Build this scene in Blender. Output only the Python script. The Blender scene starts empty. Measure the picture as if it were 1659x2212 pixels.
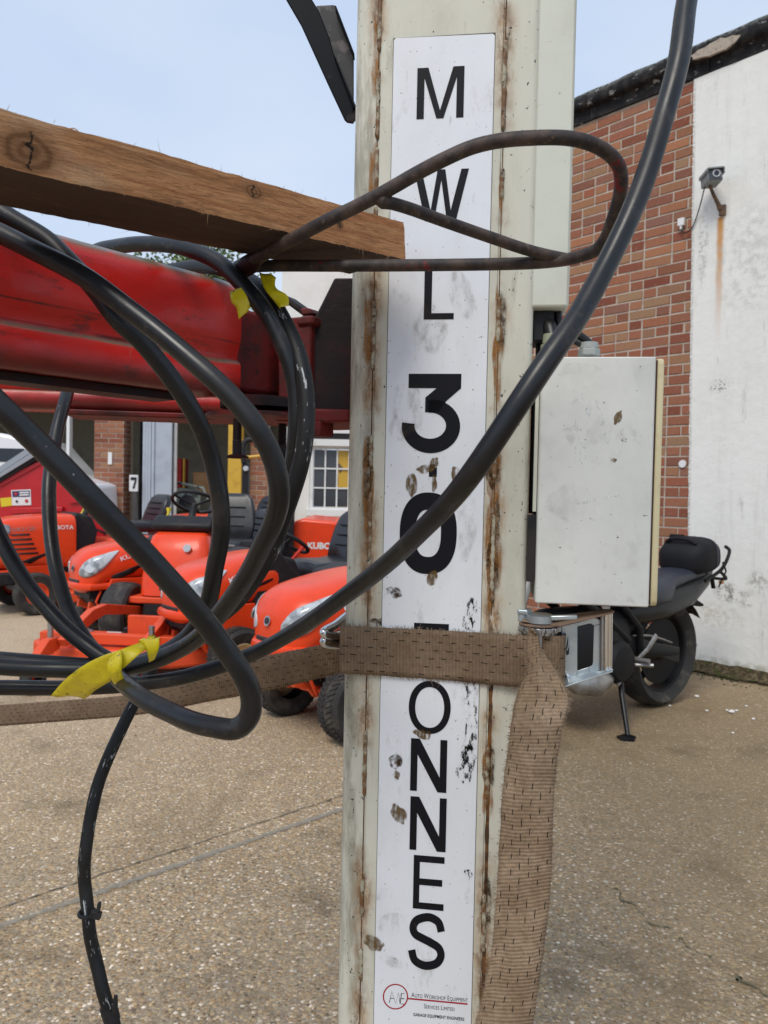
import bpy, bmesh, math, random
from mathutils import Vector as V, Matrix, noise as mnoise
random.seed(7)
R = math.radians
sc = bpy.context.scene
COL = sc.collection

# ------------------------------------------------------------------ camera
F = 1661.0; CX, CY = 829.5, 1106.0; CAMH = 1.25      # focal length and centre on a 1659 x 2212 frame
PITCH, ROLL = 0.0289, 0.0205
FW = V((0, math.cos(PITCH), -math.sin(PITCH)))
U0 = V((0, math.sin(PITCH), math.cos(PITCH)))
RT = V((1, 0, 0))*math.cos(ROLL) + U0*math.sin(ROLL)
UP = U0*math.cos(ROLL) - V((1, 0, 0))*math.sin(ROLL)
CAM = V((0, 0, CAMH))
cd = bpy.data.cameras.new('camera'); cam = bpy.data.objects.new('camera', cd); COL.objects.link(cam)
cam.matrix_world = Matrix(((RT.x, UP.x, -FW.x, CAM.x), (RT.y, UP.y, -FW.y, CAM.y), (RT.z, UP.z, -FW.z, CAM.z), (0, 0, 0, 1)))
cd.sensor_fit = 'VERTICAL'; cd.sensor_height = 36; cd.sensor_width = 27; cd.lens = 36*F/2212
cd.clip_start = 0.02; cd.clip_end = 900
cd.dof.use_dof = True; cd.dof.focus_distance = 1.16; cd.dof.aperture_fstop = 11.0
sc.camera = cam

# ------------------------------------------------------------------ sky, sun, exposure
SUN_EL, SUN_AZ = R(52), R(205)          # azimuth clockwise from +Y: the brightest part of the overcast is behind the photographer
w = bpy.data.worlds.new('World'); sc.world = w; w.use_nodes = True
nt = w.node_tree; nt.nodes.clear()
def wn(t, **k):
    n = nt.nodes.new(t)
    for a, b in k.items(): setattr(n, a, b)
    return n
out = wn('ShaderNodeOutputWorld'); bg = wn('ShaderNodeBackground')
sky = wn('ShaderNodeTexSky', sky_type='NISHITA', sun_disc=False, sun_elevation=SUN_EL, sun_rotation=SUN_AZ,
         altitude=0, air_density=1.0, dust_density=2.0, ozone_density=1.5)
tc = wn('ShaderNodeTexCoord'); mp = wn('ShaderNodeMapping'); mp.inputs['Scale'].default_value = (1, 1, 2.2)
nz = wn('ShaderNodeTexNoise'); nz.inputs['Scale'].default_value = 1.6; nz.inputs['Detail'].default_value = 5
cr = wn('ShaderNodeValToRGB'); cr.color_ramp.elements[0].position = .35; cr.color_ramp.elements[1].position = .7
cr.color_ramp.elements[0].color = (7.0, 8.7, 11.7, 1); cr.color_ramp.elements[1].color = (8.9, 10.2, 12.2, 1)
mx = wn('ShaderNodeMix', data_type='RGBA'); mx.inputs[0].default_value = .80
nt.links.new(tc.outputs['Generated'], mp.inputs[0]); nt.links.new(mp.outputs[0], nz.inputs[0]); nt.links.new(nz.outputs[0], cr.inputs[0])
nt.links.new(sky.outputs[0], mx.inputs[6]); nt.links.new(cr.outputs[0], mx.inputs[7])
nt.links.new(mx.outputs[2], bg.inputs[0]); bg.inputs[1].default_value = .068; nt.links.new(bg.outputs[0], out.inputs[0])

sl = bpy.data.lights.new('sun', 'SUN'); sl.energy = 1.5; sl.angle = R(24); sl.color = (1, .94, .84)
so = bpy.data.objects.new('sun', sl); COL.objects.link(so)
sdir = V((math.sin(SUN_AZ)*math.cos(SUN_EL), math.cos(SUN_AZ)*math.cos(SUN_EL), math.sin(SUN_EL)))
so.rotation_euler = sdir.to_track_quat('Z', 'Y').to_euler(); so.location = (0, 0, 20)
vs = sc.view_settings; vs.view_transform = 'Standard'; vs.look = 'None'; vs.gamma = 1; vs.use_curve_mapping = False
vs.exposure = 0.40
sc.cycles.max_bounces = 6; sc.cycles.diffuse_bounces = 3; sc.cycles.glossy_bounces = 3; sc.cycles.transmission_bounces = 4
sc.cycles.use_adaptive_sampling = True
try: sc.cycles.use_denoising = True
except Exception: pass

# ------------------------------------------------------------------ places: a pixel of the 1659 x 2212 view turned into a point
def P(px, py, d): return CAM + FW*d + RT*((px-CX)/F*d) + UP*(-(py-CY)/F*d)
def ray(px, py): return (FW + RT*((px-CX)/F) + UP*(-(py-CY)/F))
def onplane(px, py, p0, n):
    r = ray(px, py); return CAM + r*((p0-CAM).dot(n)/r.dot(n))
def G(px, py, z=0): return onplane(px, py, V((0, 0, z)), V((0, 0, 1)))

# ------------------------------------------------------------------ mesh builder
MW = {}
class MB:
    def __init__(s): s.v = []; s.f = []; s.uv = {}
    def add(s, vs_, fs, uvs=None):
        o = len(s.v); s.v += [V(x) for x in vs_]
        for i, f in enumerate(fs):
            if uvs: s.uv[len(s.f)] = uvs[i]
            s.f.append([o+j for j in f])
        return s
    def box(s, c, size, m=None):
        x, y, z = [k/2 for k in size]; c = V(c)
        vs_ = [V((a*x, b*y, d*z)) for d in (-1, 1) for b in (-1, 1) for a in (-1, 1)]
        if m is not None: vs_ = [m @ q for q in vs_]
        return s.add([c+q for q in vs_], [(0, 2, 3, 1), (4, 5, 7, 6), (0, 1, 5, 4), (2, 6, 7, 3), (0, 4, 6, 2), (1, 3, 7, 5)])
    def hexa(s, p): return s.add(p, [(0, 2, 3, 1), (4, 5, 7, 6), (0, 1, 5, 4), (2, 6, 7, 3), (0, 4, 6, 2), (1, 3, 7, 5)])
    def prism(s, poly, y0, y1, m=None, axis='y'):
        n = len(poly); vs_ = []
        for y in (y0, y1):
            for a, b in poly:
                q = {'y': V((a, y, b)), 'x': V((y, a, b)), 'z': V((a, b, y))}[axis]
                vs_.append(m @ q if m is not None else q)
        fs = [tuple(range(n)), tuple(range(2*n-1, n-1, -1))] + [(i, i+n, (i+1) % n+n, (i+1) % n) for i in range(n)]
        return s.add(vs_, fs)
    def tube(s, pts, r, seg=10, caps=True, closed=False, flat=1.0):
        pts = [V(p) for p in pts]; n = len(pts)
        rs = r if isinstance(r, (list, tuple)) else [r]*n
        up = None; rings = []
        L = 0
        for i in range(n):
            a = pts[i-1] if (i > 0 or closed) else pts[i]; b = pts[(i+1) % n] if (i < n-1 or closed) else pts[i]
            t = (b-a).normalized()
            if up is None:
                up = V((0, 0, 1)) if abs(t.z) < .9 else V((1, 0, 0))
            x = t.cross(up).normalized(); up = x.cross(t).normalized()
            rings.append([pts[i] + (x*math.cos(q)*flat + up*math.sin(q))*rs[i] for q in [2*math.pi*k/seg for k in range(seg)]])
        vs_ = [q for rg in rings for q in rg]; fs = []; uvs = []
        for i in range(n if closed else n-1):
            L2 = L+(pts[(i+1) % n]-pts[i]).length
            for k in range(seg):
                j = (i+1) % n
                fs.append((i*seg+k, i*seg+(k+1) % seg, j*seg+(k+1) % seg, j*seg+k))
                uvs.append([(L, k/seg), (L, (k+1)/seg), (L2, (k+1)/seg), (L2, k/seg)])
            L = L2
        if caps and not closed:
            fs.append(tuple(range(seg-1, -1, -1))); fs.append(tuple((n-1)*seg+k for k in range(seg)))
            uvs += [[(0, 0)]*seg]*2
        return s.add(vs_, fs, uvs)
    def cyl(s, a, b, r, seg=14, r2=None):
        return s.tube([a, b], [r, r if r2 is None else r2], seg)
    def lathe(s, prof, c, axis, seg=24):
        """prof: (radius, along) pairs, open ends closed by radius 0"""
        axis = V(axis).normalized(); u = axis.orthogonal().normalized(); q = axis.cross(u); c = V(c)
        vs_ = []; fs = []; n = len(prof)
        for r_, h in prof:
            for k in range(seg):
                a = 2*math.pi*k/seg; vs_.append(c+axis*h+(u*math.cos(a)+q*math.sin(a))*max(r_, 1e-5))
        for i in range(n-1):
            for k in range(seg): fs.append((i*seg+k, i*seg+(k+1) % seg, (i+1)*seg+(k+1) % seg, (i+1)*seg+k))
        return s.add(vs_, fs)
    def loft(s, rings, caps=True):
        n = len(rings); m = len(rings[0]); vs_ = [q for rg in rings for q in rg]; fs = []
        for i in range(n-1):
            for k in range(m): fs.append((i*m+k, i*m+(k+1) % m, (i+1)*m+(k+1) % m, (i+1)*m+k))
        if caps: fs.append(tuple(range(m-1, -1, -1))); fs.append(tuple((n-1)*m+k for k in range(m)))
        return s.add(vs_, fs)
    def grid(s, rows, closed=False):
        n, m = len(rows), len(rows[0]); vs_ = [q for rw in rows for q in rw]; fs = []; uvs = []
        for i in range(n-1):
            for k in range(m-1):
                fs.append((i*m+k, i*m+k+1, (i+1)*m+k+1, (i+1)*m+k))
        return s.add(vs_, fs)
    def build(s, name, mat, parent=None, world=True, bevel=0, bseg=2, smooth=40, solid=0, sub=0, kind=None):
        vs_ = s.v
        if parent is not None and world:
            inv = MW[parent.name].inverted(); vs_ = [inv @ q for q in vs_]
        me = bpy.data.meshes.new(name); me.from_pydata([tuple(q) for q in vs_], [], s.f)
        if s.uv:
            ul = me.uv_layers.new(name='UVMap')
            for p in me.polygons:
                u = s.uv.get(p.index)
                if u:
                    for li, c in zip(p.loop_indices, u): ul.data[li].uv = c
        bm = bmesh.new(); bm.from_mesh(me); bmesh.ops.recalc_face_normals(bm, faces=bm.faces); bm.to_mesh(me); bm.free()
        if smooth:
            me.shade_smooth()
            if smooth < 180: me.set_sharp_from_angle(angle=R(smooth))
        for m_ in (mat if isinstance(mat, (list, tuple)) else [mat]): me.materials.append(m_)
        o = bpy.data.objects.new(name, me); COL.objects.link(o)
        if parent is not None: o.parent = parent; MW[o.name] = MW[parent.name].copy()
        else: MW[o.name] = Matrix()
        if sub:
            md = o.modifiers.new('sub', 'SUBSURF'); md.levels = md.render_levels = sub
        if solid:
            md = o.modifiers.new('solid', 'SOLIDIFY'); md.thickness = solid; md.offset = 0
        if bevel:
            md = o.modifiers.new('bevel', 'BEVEL'); md.width = bevel; md.segments = bseg; md.limit_method = 'ANGLE'; md.angle_limit = R(35)
            md.harden_normals = False
        if kind: o['kind'] = kind
        return o

def thing(name, label, cat, M=None, group=None):
    o = bpy.data.objects.new(name, None); COL.objects.link(o); o.empty_display_size = .1
    M = M or Matrix(); o.matrix_world = M; MW[o.name] = M.copy()
    return tag(o, label, cat, group)
def tag(o, label, cat, group=None):
    o['label'] = label; o['category'] = cat
    if group: o['group'] = group
    return o
def frame(o, x, z=(0, 0, 1)):
    x = V(x).normalized(); z = V(z); z = (z - x*z.dot(x)).normalized(); y = z.cross(x)
    return Matrix(((x.x, y.x, z.x, o[0]), (x.y, y.y, z.y, o[1]), (x.z, y.z, z.z, o[2]), (0, 0, 0, 1)))
def copy_tree(o, parent=None):
    c = o.copy(); COL.objects.link(c); c.parent = parent
    MW[c.name] = MW[o.name].copy()
    for ch in [k for k in COL.objects if k.parent == o]: copy_tree(ch, c)
    return c
def spline(pts, n=8):
    """Catmull-Rom through tuples of any length"""
    q = [pts[0]] + list(pts) + [pts[-1]]; res = []
    for i in range(1, len(q)-2):
        for k in range(n):
            t = k/n; t2 = t*t; t3 = t2*t
            res.append(tuple(.5*((2*b)+(-a+c)*t+(2*a-5*b+4*c-d)*t2+(-a+3*b-3*c+d)*t3)
                             for a, b, c, d in zip(q[i-1], q[i], q[i+1], q[i+2])))
    res.append(tuple(pts[-1])); return res

# ------------------------------------------------------------------ materials
class NT:
    def __init__(s, name):
        s.m = bpy.data.materials.new(name); s.m.use_nodes = True; s.t = s.m.node_tree; s.b = s.t.nodes['Principled BSDF']
        s._c = None
    def n(s, t, **k):
        x = s.t.nodes.new(t)
        for a, b in k.items(): setattr(x, a, b)
        return x
    def l(s, a, b): s.t.links.new(a, b)
    def co(s, kind='Object'):
        if s._c is None: s._c = s.n('ShaderNodeTexCoord')
        return s._c.outputs[kind]
    def mapped(s, scale, kind='Object', loc=(0, 0, 0)):
        m = s.n('ShaderNodeMapping'); m.inputs['Scale'].default_value = scale if isinstance(scale, (tuple, list)) else (scale,)*3
        m.inputs['Location'].default_value = loc
        s.l(s.co(kind), m.inputs[0]); return m.outputs[0]
    def noise(s, scale, detail=5, rough=.6, kind='Object', dist=0, loc=(0, 0, 0)):
        x = s.n('ShaderNodeTexNoise'); x.inputs['Scale'].default_value = 1; x.inputs['Detail'].default_value = detail
        x.inputs['Roughness'].default_value = rough; x.inputs['Distortion'].default_value = dist
        s.l(s.mapped(scale, kind, loc), x.inputs[0]); return x.outputs[0]
    def voro(s, scale, kind='Object', feature='F1', rnd=1):
        x = s.n('ShaderNodeTexVoronoi', feature=feature); x.inputs['Scale'].default_value = 1
        s.l(s.mapped(scale, kind), x.inputs[0]); return x
    def ramp(s, fac, stops):
        r = s.n('ShaderNodeValToRGB'); e = r.color_ramp.elements
        while len(e) < len(stops): e.new(.5)
        for k, (p, c) in zip(e, stops):
            k.position = p; k.color = (c, c, c, 1) if isinstance(c, (int, float)) else (*c, 1) if len(c) == 3 else c
        s.l(fac, r.inputs[0]); return r.outputs[0]
    def rng(s, fac, a, b, c=0, d=1, smooth=True):
        m = s.n('ShaderNodeMapRange'); m.interpolation_type = 'SMOOTHSTEP' if smooth else 'LINEAR'
        for i, v in zip((1, 2, 3, 4), (a, b, c, d)): m.inputs[i].default_value = v
        s.l(fac, m.inputs[0]); return m.outputs[0]
    def math(s, op, a, b=None):
        m = s.n('ShaderNodeMath', operation=op)
        for i, x in enumerate((a, b)):
            if x is None: continue
            if isinstance(x, (int, float)): m.inputs[i].default_value = x
            else: s.l(x, m.inputs[i])
        return m.outputs[0]
    def mix(s, fac, a, b):
        m = s.n('ShaderNodeMix', data_type='RGBA')
        for i, x in ((0, fac), (6, a), (7, b)):
            if isinstance(x, (int, float)): m.inputs[i].default_value = x
            elif isinstance(x, tuple): m.inputs[i].default_value = (*x, 1)
            else: s.l(x, m.inputs[i])
        return m.outputs[2]
    def sep(s, kind='Object'):
        x = s.n('ShaderNodeSeparateXYZ'); s.l(s.co(kind), x.inputs[0]); return x.outputs
    def bump(s, h, strength=.3, dist=.002, prev=None):
        b = s.n('ShaderNodeBump'); b.inputs['Strength'].default_value = strength; b.inputs['Distance'].default_value = dist
        s.l(h, b.inputs['Height'])
        if prev is not None: s.l(prev, b.inputs['Normal'])
        s.l(b.outputs[0], s.b.inputs['Normal']); return b.outputs[0]
    def set(s, col=None, rough=None, metal=None, spec=None, alpha=None, coat=None):
        for k, v in (('Base Color', col), ('Roughness', rough), ('Metallic', metal), ('Specular IOR Level', spec), ('Alpha', alpha), ('Coat Weight', coat)):
            if v is None: continue
            if isinstance(v, (int, float)): s.b.inputs[k].default_value = v
            elif isinstance(v, tuple): s.b.inputs[k].default_value = (*v, 1)
            else: s.l(v, s.b.inputs[k])
        return s

def M(name, col, rough=.55, metal=0, layers=(), bump=None, spec=.5, kind='Object', coat=None):
    """layers: (scale, colour, lo, hi[, roughness of that layer]) noise patches over the base"""
    t = NT(name); c = col; ro = rough
    for L in layers:
        sc_, c2, lo, hi = L[:4]
        f = t.rng(t.noise(sc_, 6, .65, kind), lo, hi); c = t.mix(f, c, c2)
        if len(L) > 4:
            mm = t.n('ShaderNodeMix'); t.l(f, mm.inputs[0])
            if isinstance(ro, (int, float)): mm.inputs[2].default_value = ro
            else: t.l(ro, mm.inputs[2])
            mm.inputs[3].default_value = L[4]; ro = mm.outputs[0]
    t.set(c, ro, metal, spec, coat=coat)
    if bump: t.bump(t.noise(bump[0], 6, .6, kind), bump[1], bump[2] if len(bump) > 2 else .002)
    return t.m
# ------------------------------------------------------------------ ground
t = NT('aggregate_concrete')
vn = t.voro(98); vc = vn.outputs['Color']; vd = vn.outputs['Distance']
sp = t.n('ShaderNodeSeparateColor'); t.l(vc, sp.inputs[0])
stone = t.ramp(sp.outputs[0], [(0, (.06, .045, .025)), (.2, (.34, .215, .095)), (.36, (.16, .13, .085)), (.5, (.54, .40, .21)), (.62, (.11, .08, .045)), (.76, (.42, .35, .235)), (.88, (.30, .17, .075)), (1, (.86, .79, .66))])
cem = t.mix(t.noise(30, 4), (.15, .125, .088), (.29, .25, .185))
c = t.mix(t.rng(vd, .46, .70), stone, cem)
v2 = t.voro(230); s2 = t.n('ShaderNodeSeparateColor'); t.l(v2.outputs['Color'], s2.inputs[0])
c = t.mix(.30, c, t.ramp(s2.outputs[0], [(0, (.075, .06, .035)), (.5, (.28, .225, .14)), (1, (.54, .455, .32))]))
lo = t.noise(.9, 5, .6); c = t.mix(t.rng(lo, .38, .68, 0, .22), c, (.40, .325, .215))
pa = t.noise(2.3, 6, .65, loc=(3, 1, 0)); c = t.mix(t.rng(pa, .52, .72, 0, .7), c, (.095, .075, .045)); c = t.mix(t.rng(t.noise((1.1, .5, 1), 6, .7, loc=(8, 3, 0)), .52, .68, 0, .6), c, (.13, .10, .06)); c = t.mix(t.rng(t.noise(11, 6, .75, loc=(1, 7, 0)), .60, .72, 0, .6), c, (.085, .07, .042))
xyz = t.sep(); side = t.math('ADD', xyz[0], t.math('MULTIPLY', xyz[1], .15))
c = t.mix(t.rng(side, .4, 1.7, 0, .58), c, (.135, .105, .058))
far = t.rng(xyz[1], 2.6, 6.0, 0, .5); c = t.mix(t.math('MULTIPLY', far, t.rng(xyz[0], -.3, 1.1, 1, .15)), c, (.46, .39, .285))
mm = t.n('ShaderNodeMix', data_type='RGBA', blend_type='MULTIPLY'); mm.inputs[0].default_value = 1; t.l(c, mm.inputs[6]); mm.inputs[7].default_value = (1.36, 1.27, 1.22, 1); c = mm.outputs[2]
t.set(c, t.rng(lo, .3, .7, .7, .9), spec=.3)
b = t.bump(t.math('MULTIPLY', vd, -1.0), .8, .006)
ground_mat = t.m
g = MB(); n = 24
xs = [-200, -60, -20, -8, -4, -2, 0, 2, 4, 8, 20, 60, 200]; ys = [-200, -60, -20, -5, 0, 2, 4, 6, 9, 14, 25, 60, 250]
g.grid([[V((x, y, 0)) for x in xs] for y in ys])
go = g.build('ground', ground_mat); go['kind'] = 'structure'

t = NT('cement_strip'); c = t.mix(t.noise(30, 5), (.24, .215, .17), (.40, .38, .32)); ea = t.n('ShaderNodeAttribute', attribute_name='edge'); t.set(c, .85, spec=.3, alpha=t.rng(t.math('ADD', ea.outputs['Fac'], t.math('MULTIPLY', t.math('SUBTRACT', t.noise(26, 6, .75), .5), 1.5)), .40, .85, 0, .62)); t.bump(t.noise(140, 5), .4, .003); cement = t.m
a0, a1 = G(-80, 2030), G(770, 1738)
dr = (a1-a0).normalized(); nn = V((-dr.y, dr.x, 0)); m = MB(); L = (a1-a0).length; rows = []
for k in range(81):
    q = a0-dr*.6+dr*((L+.65)*k/80); wv = .034+.014*mnoise.noise(V((k*.31, 0, 0)))
    rows.append([q-nn*wv+V((0, 0, .004)), q+V((0, 0, .004)), q+nn*wv+V((0, 0, .004))])
m.grid(rows); o = m.build('concrete_joint', cement); o['kind'] = 'structure'; at = o.data.attributes.new('edge', 'FLOAT', 'POINT')
for k in range(81): at.data[k*3+1].value = 1.0
dirt = M('dark_crack', (.10, .085, .06), .9, layers=((20, (.2, .17, .13), .5, .6),))
m = MB(); rows = []
for k in range(161):
    q = a0-dr*.6+dr*((L+.65)*k/160)+nn*(.10+.012*mnoise.noise(V((k*.23, 4, 0))))
    wv = max(.0012, .0045*(mnoise.noise(V((k*.4, 9, 0)))+.45)); rows.append([q-nn*wv+V((0, 0, .0035)), q+nn*wv+V((0, 0, .0035))])
m.grid(rows); o = m.build('ground_crack', dirt); o['kind'] = 'structure'
mossy = M('mossy_crack', (.10, .095, .05), .95, layers=((30, (.12, .10, .06), .45, .6),))
for pts_, wd_ in (([(1330, 1925), (1420, 2000), (1500, 2050), (1590, 2110), (1700, 2175), (1800, 2230)], .006),):
    P_ = [G(*q) for q in pts_]; L_ = spline([(q.x, q.y) for q in P_], 14); m = MB(); rows = []
    for k, (x_, y_) in enumerate(L_):
        x_ += .03*mnoise.noise(V((k*.35, wd_*99, 0))); y_ += .03*mnoise.noise(V((k*.35, 7, wd_*99))); h_ = max(.0008, wd_*(mnoise.noise(V((k*.5, 3, wd_*50)))+.35)); rows.append([V((x_, y_-h_*1.5, .0038)), V((x_, y_+h_*1.5, .0038))])
    m.grid(rows); o = m.build('ground_crack', mossy); o['kind'] = 'structure'

# ------------------------------------------------------------------ long brick wall on the right
W0 = G(1486, 1442); WX = V((.665, -.747, 0)); WN = V((-.747, -.665, 0))
WMX = frame(W0, WX)
def wpx(px, py, out=0):
    p = WMX.inverted() @ onplane(px, py, W0+WN*out, WN); return p
def pix(p):
    d = p-CAM; z = d.dot(FW); return CX+d.dot(RT)/z*F, CY-d.dot(UP)/z*F
ZT = (wpx(1492, 174).z+wpx(1248, 278).z+wpx(1640, 113).z)/3
XE = -2.25
t = NT('brick_faces')
oi = t.n('ShaderNodeObjectInfo'); ge = t.n('ShaderNodeNewGeometry')
rr = t.math('FRACT', t.math('ADD', oi.outputs['Random'], ge.outputs['Random Per Island']))
c = t.ramp(rr, [(0, (.29, .09, .055)), (.14, (.42, .18, .10)), (.28, (.24, .065, .042)), (.4, (.44, .25, .13)), (.52, (.40, .13, .07)), (.62, (.30, .15, .11)), (.72, (.50, .22, .11)), (.82, (.26, .10, .07)), (.9, (.42, .27, .15)), (1, (.40, .13, .08))])
c = t.mix(t.rng(t.noise((7, 7, 14), 5, .7, 'Generated'), .4, .75, 0, .5), c, (.19, .085, .05))
c = t.mix(t.rng(t.noise(22, 6, .7), .55, .75, 0, .5), c, (.50, .30, .19))
c = t.mix(t.rng(t.noise(3.2, 5, .7), .52, .8, 0, .5), c, (.13, .085, .065)); c = t.mix(t.rng(t.noise(75, 5, .8), .58, .70, 0, .7), c, (.44, .33, .25)); c = t.mix(t.rng(t.noise(55, 5, .8, loc=(4, 4, 4)), .62, .70, 0, .7), c, (.09, .055, .045))
c = t.mix(.22, c, (.10, .045, .03)); t.set(c, .88, spec=.25); t.bump(t.noise(160, 5, .7), .5, .003)
brick_mat = t.m
mortar_mat = M('mortar', (.47, .415, .345), .95, layers=((9, (.27, .23, .18), .45, .7), (120, (.62, .56, .48), .5, .7)), bump=(180, .7, .003), spec=.2)
def brick_vs(w_, h_, d_=.03, ch=.004):
    x, z = w_/2, h_/2; j = lambda: random.uniform(-.0026, .0026)
    fr = [(-x+ch+j(), 0, -z+ch+j()), (x-ch+j(), 0, -z+ch+j()), (x-ch+j(), 0, z-ch+j()), (-x+ch+j(), 0, z-ch+j())]
    md_ = [(-x, ch, -z), (x, ch, -z), (x, ch, z), (-x, ch, z)]; bk = [(a, d_, b_) for a, _, b_ in md_]
    fs = [(0, 1, 2, 3)]+[(i, i+4, (i+1) % 4+4, (i+1) % 4) for i in range(4)]+[(i+4, i+8, (i+1) % 4+8, (i+1) % 4+4) for i in range(4)]
    return [V(q) for q in fr+md_+bk], fs
brick_meshes = {}
def brick_mesh(w_, h_, k):
    key = (round(w_, 3), round(h_, 3), k)
    if key not in brick_meshes:
        vs_, fs = brick_vs(w_, h_); me = bpy.data.meshes.new('brick'); me.from_pydata([tuple(q) for q in vs_], [], fs); me.materials.append(brick_mat)
        me.shade_smooth(); me.set_sharp_from_angle(angle=R(30)); brick_meshes[key] = me
    return brick_meshes[key]
def lay(parent, slots, limit, visible):
    """slots: (x centre, z centre, width, height) on the face y = 0 of the parent; nearest visible ones become parts, the rest one stuff part"""
    vis = [s for s in slots if visible(s)]; rest = [s for s in slots if not visible(s)]
    rest += vis[limit:]; vis = vis[:limit]
    for x, z, w_, h_ in vis:
        o = bpy.data.objects.new('brick', brick_mesh(w_, h_, random.randrange(3))); COL.objects.link(o); o.parent = parent
        o.location = (x+random.uniform(-.0015, .0015), -.0035+random.uniform(-.002, .0015), z); o.rotation_euler = (random.uniform(-.012, .012), random.uniform(-.006, .006), random.uniform(-.012, .012))
        MW[o.name] = MW[parent.name]
    if rest:
        m_ = MB()
        for x, z, w_, h_ in rest:
            vs_, fs = brick_vs(w_, h_); off = V((x, -.0035+random.uniform(-.0015, .0015), z)); m_.add([q+off for q in vs_], fs)
        m_.build('brick_courses', brick_mat, parent, world=False, smooth=30, kind='stuff')

wall = thing('brick_wall', 'long red and buff brick wall with a white rendered bay and dark coping', 'wall', WMX)
m = MB(); m.box(((XE+4.5)/2, .1055, ZT/2-.05), (4.5-XE, .21, ZT+.1)); m.build('mortar_bed', mortar_mat, wall, world=False)
slots = []; k = 0; zc = -.03
while zc < ZT:
    x = -.004 if k % 2 else -.004; seq = random.choice(['S', 'S', 'S', 'HHS', 'HS', 'SHS', 'HSS']) if k % 2 else random.choice(['S', 'SSH', 'SS', 'SSHS'])
    i = 0
    if k % 2: seq = 'C'+random.choice(['H', 'HS', 'SHS', 'S', 'HHS'])
    while x > XE:
        ch = seq[i % len(seq)] if seq[0] != 'C' or i == 0 else seq[1:][(i-1) % (len(seq)-1)]
        w_ = {'S': .215, 'H': .1025, 'C': .1025}[ch]
        w_ = min(w_, x-XE)
        if w_ > .03: slots.append((x-w_/2, zc+.0325, w_, min(.065, ZT-zc-.004)))
        x -= w_+.010; i += 1
    zc += .075; k += 1
for i in range(20): slots.append((.1075+.225*i, .0375, .215, .062))
slots.sort(key=lambda s: -s[0])
def vis(s):
    px, py = pix(WMX @ V((s[0], 0, s[1])))
    if px > 1700 or px < 1140 or py < 90: return False
    if 1190 < px < 1385 and 795 < py < 1290: return False
    if px < 1215 and py < 640: return False
    if px < 1170 and py > 770: return False
    if 1180 < px < 1440 and py > 1330: return False
    if s[0] > 0 and px < 1600: return False
    return True
lay(wall, slots, 290, vis)
# white rendered bay, ragged where it was painted by hand
zb = [(0, wpx(1488, 1428).z), (.02, wpx(1500, 1424).z), (.5, wpx(1562, 1440).z), (1.0, wpx(1659, 1460).z), (4.4, wpx(1659, 1460).z-.02)]
def zlow(x):
    for (a, za), (b, zb_) in zip(zb, zb[1:]):
        if x <= b: return za+(zb_-za)*(x-a)/(b-a)
    return zb[-1][1]
poly = []
N_ = 90
for i in range(N_+1):
    x = 4.4*(i/N_)**1.6; poly.append((x, zlow(x)+.008*mnoise.noise(V((x*14, 0, 0)))))
for i in range(61):
    z = zlow(4.4)+(ZT-.002-zlow(4.4))*i/60
    if i in (0, 60): poly.append((4.4, z))
for i in range(70, 0, -1):
    z = .12+(ZT-.002-.12)*i/70; poly.append((-.006-.085*z/ZT+.006*mnoise.noise(V((3, z*9, 0)))+.004*mnoise.noise(V((7, z*31, 0))), z if i < 70 else ZT-.002))
t = NT('white_render')
c = t.mix(t.rng(t.noise((3, 3, 1.2), 6, .65), .45, .75, 0, .55), (.80, .80, .755), (.68, .68, .635))
c = t.mix(t.rng(t.noise((16, 16, 3), 6, .75), .57, .76, 0, .7), c, (.40, .41, .38)); c = t.mix(t.rng(t.noise((55, 55, 40), 4, .7), .675, .71, 0, .75), c, (.22, .22, .20)); c = t.mix(t.rng(t.noise((9, 9, .7), 5, .7, loc=(4, 2, 0)), .52, .75, 0, .4), c, (.50, .50, .45))
xyz = t.sep(); st = wpx(1559, 470); st2 = wpx(1553, 690)
slope = (st2.x-st.x)/(st2.z-st.z)
xc_ = t.math('SUBTRACT', xyz[0], t.math('ADD', t.math('MULTIPLY', t.math('SUBTRACT', xyz[2], st.z), slope), st.x))
xc_ = t.math('ADD', xc_, t.math('MULTIPLY', t.math('SUBTRACT', t.noise((3, 3, 6), 3), .5), .03))
gx = t.rng(t.math('ABSOLUTE', xc_), .006, .036, 1, 0)
gz = t.math('MULTIPLY', t.rng(xyz[2], st.z-.005, st.z+.004, 1, 0), t.rng(xyz[2], st2.z-.25, st.z-.05, 0, 1))
c = t.mix(t.math('MULTIPLY', t.math('MULTIPLY', gx, gz), .95), c, (.55, .25, .05))
def patch(px, py, sx, sz, col, amt, sc2=30, lo=.42, hi=.62):
    global c
    p = wpx(px, py)
    ex = t.math('POWER', t.math('DIVIDE', t.math('SUBTRACT', xyz[0], p.x), sx), 2); ez = t.math('POWER', t.math('DIVIDE', t.math('SUBTRACT', xyz[2], p.z), sz), 2)
    f = t.rng(t.math('ADD', ex, ez), 0, 1, 1, 0)
    f = t.math('MULTIPLY', f, t.rng(t.noise(sc2, 6, .7), lo, hi)); c = t.mix(t.math('MULTIPLY', f, amt), c, col)
patch(1575, 1280, .12, .09, (.12, .11, .08), .8); patch(1612, 1296, .07, .07, (.16, .15, .12), .75)
patch(1640, 1260, .10, .12, (.3, .29, .24), .7); patch(1521, 540, .05, .35, (.42, .42, .38), .8, 40)
patch(1545, 1330, .25, .12, (.55, .52, .42), .7); patch(1555, 835, .09, .06, (.1, .1, .09), .8, 60, .5, .58)
patch(1502, 1392, .03, .02, (.03, .03, .03), .9, 40, .3, .5); patch(1620, 560, .3, .5, (.5, .51, .48), .6, 18)
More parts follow.
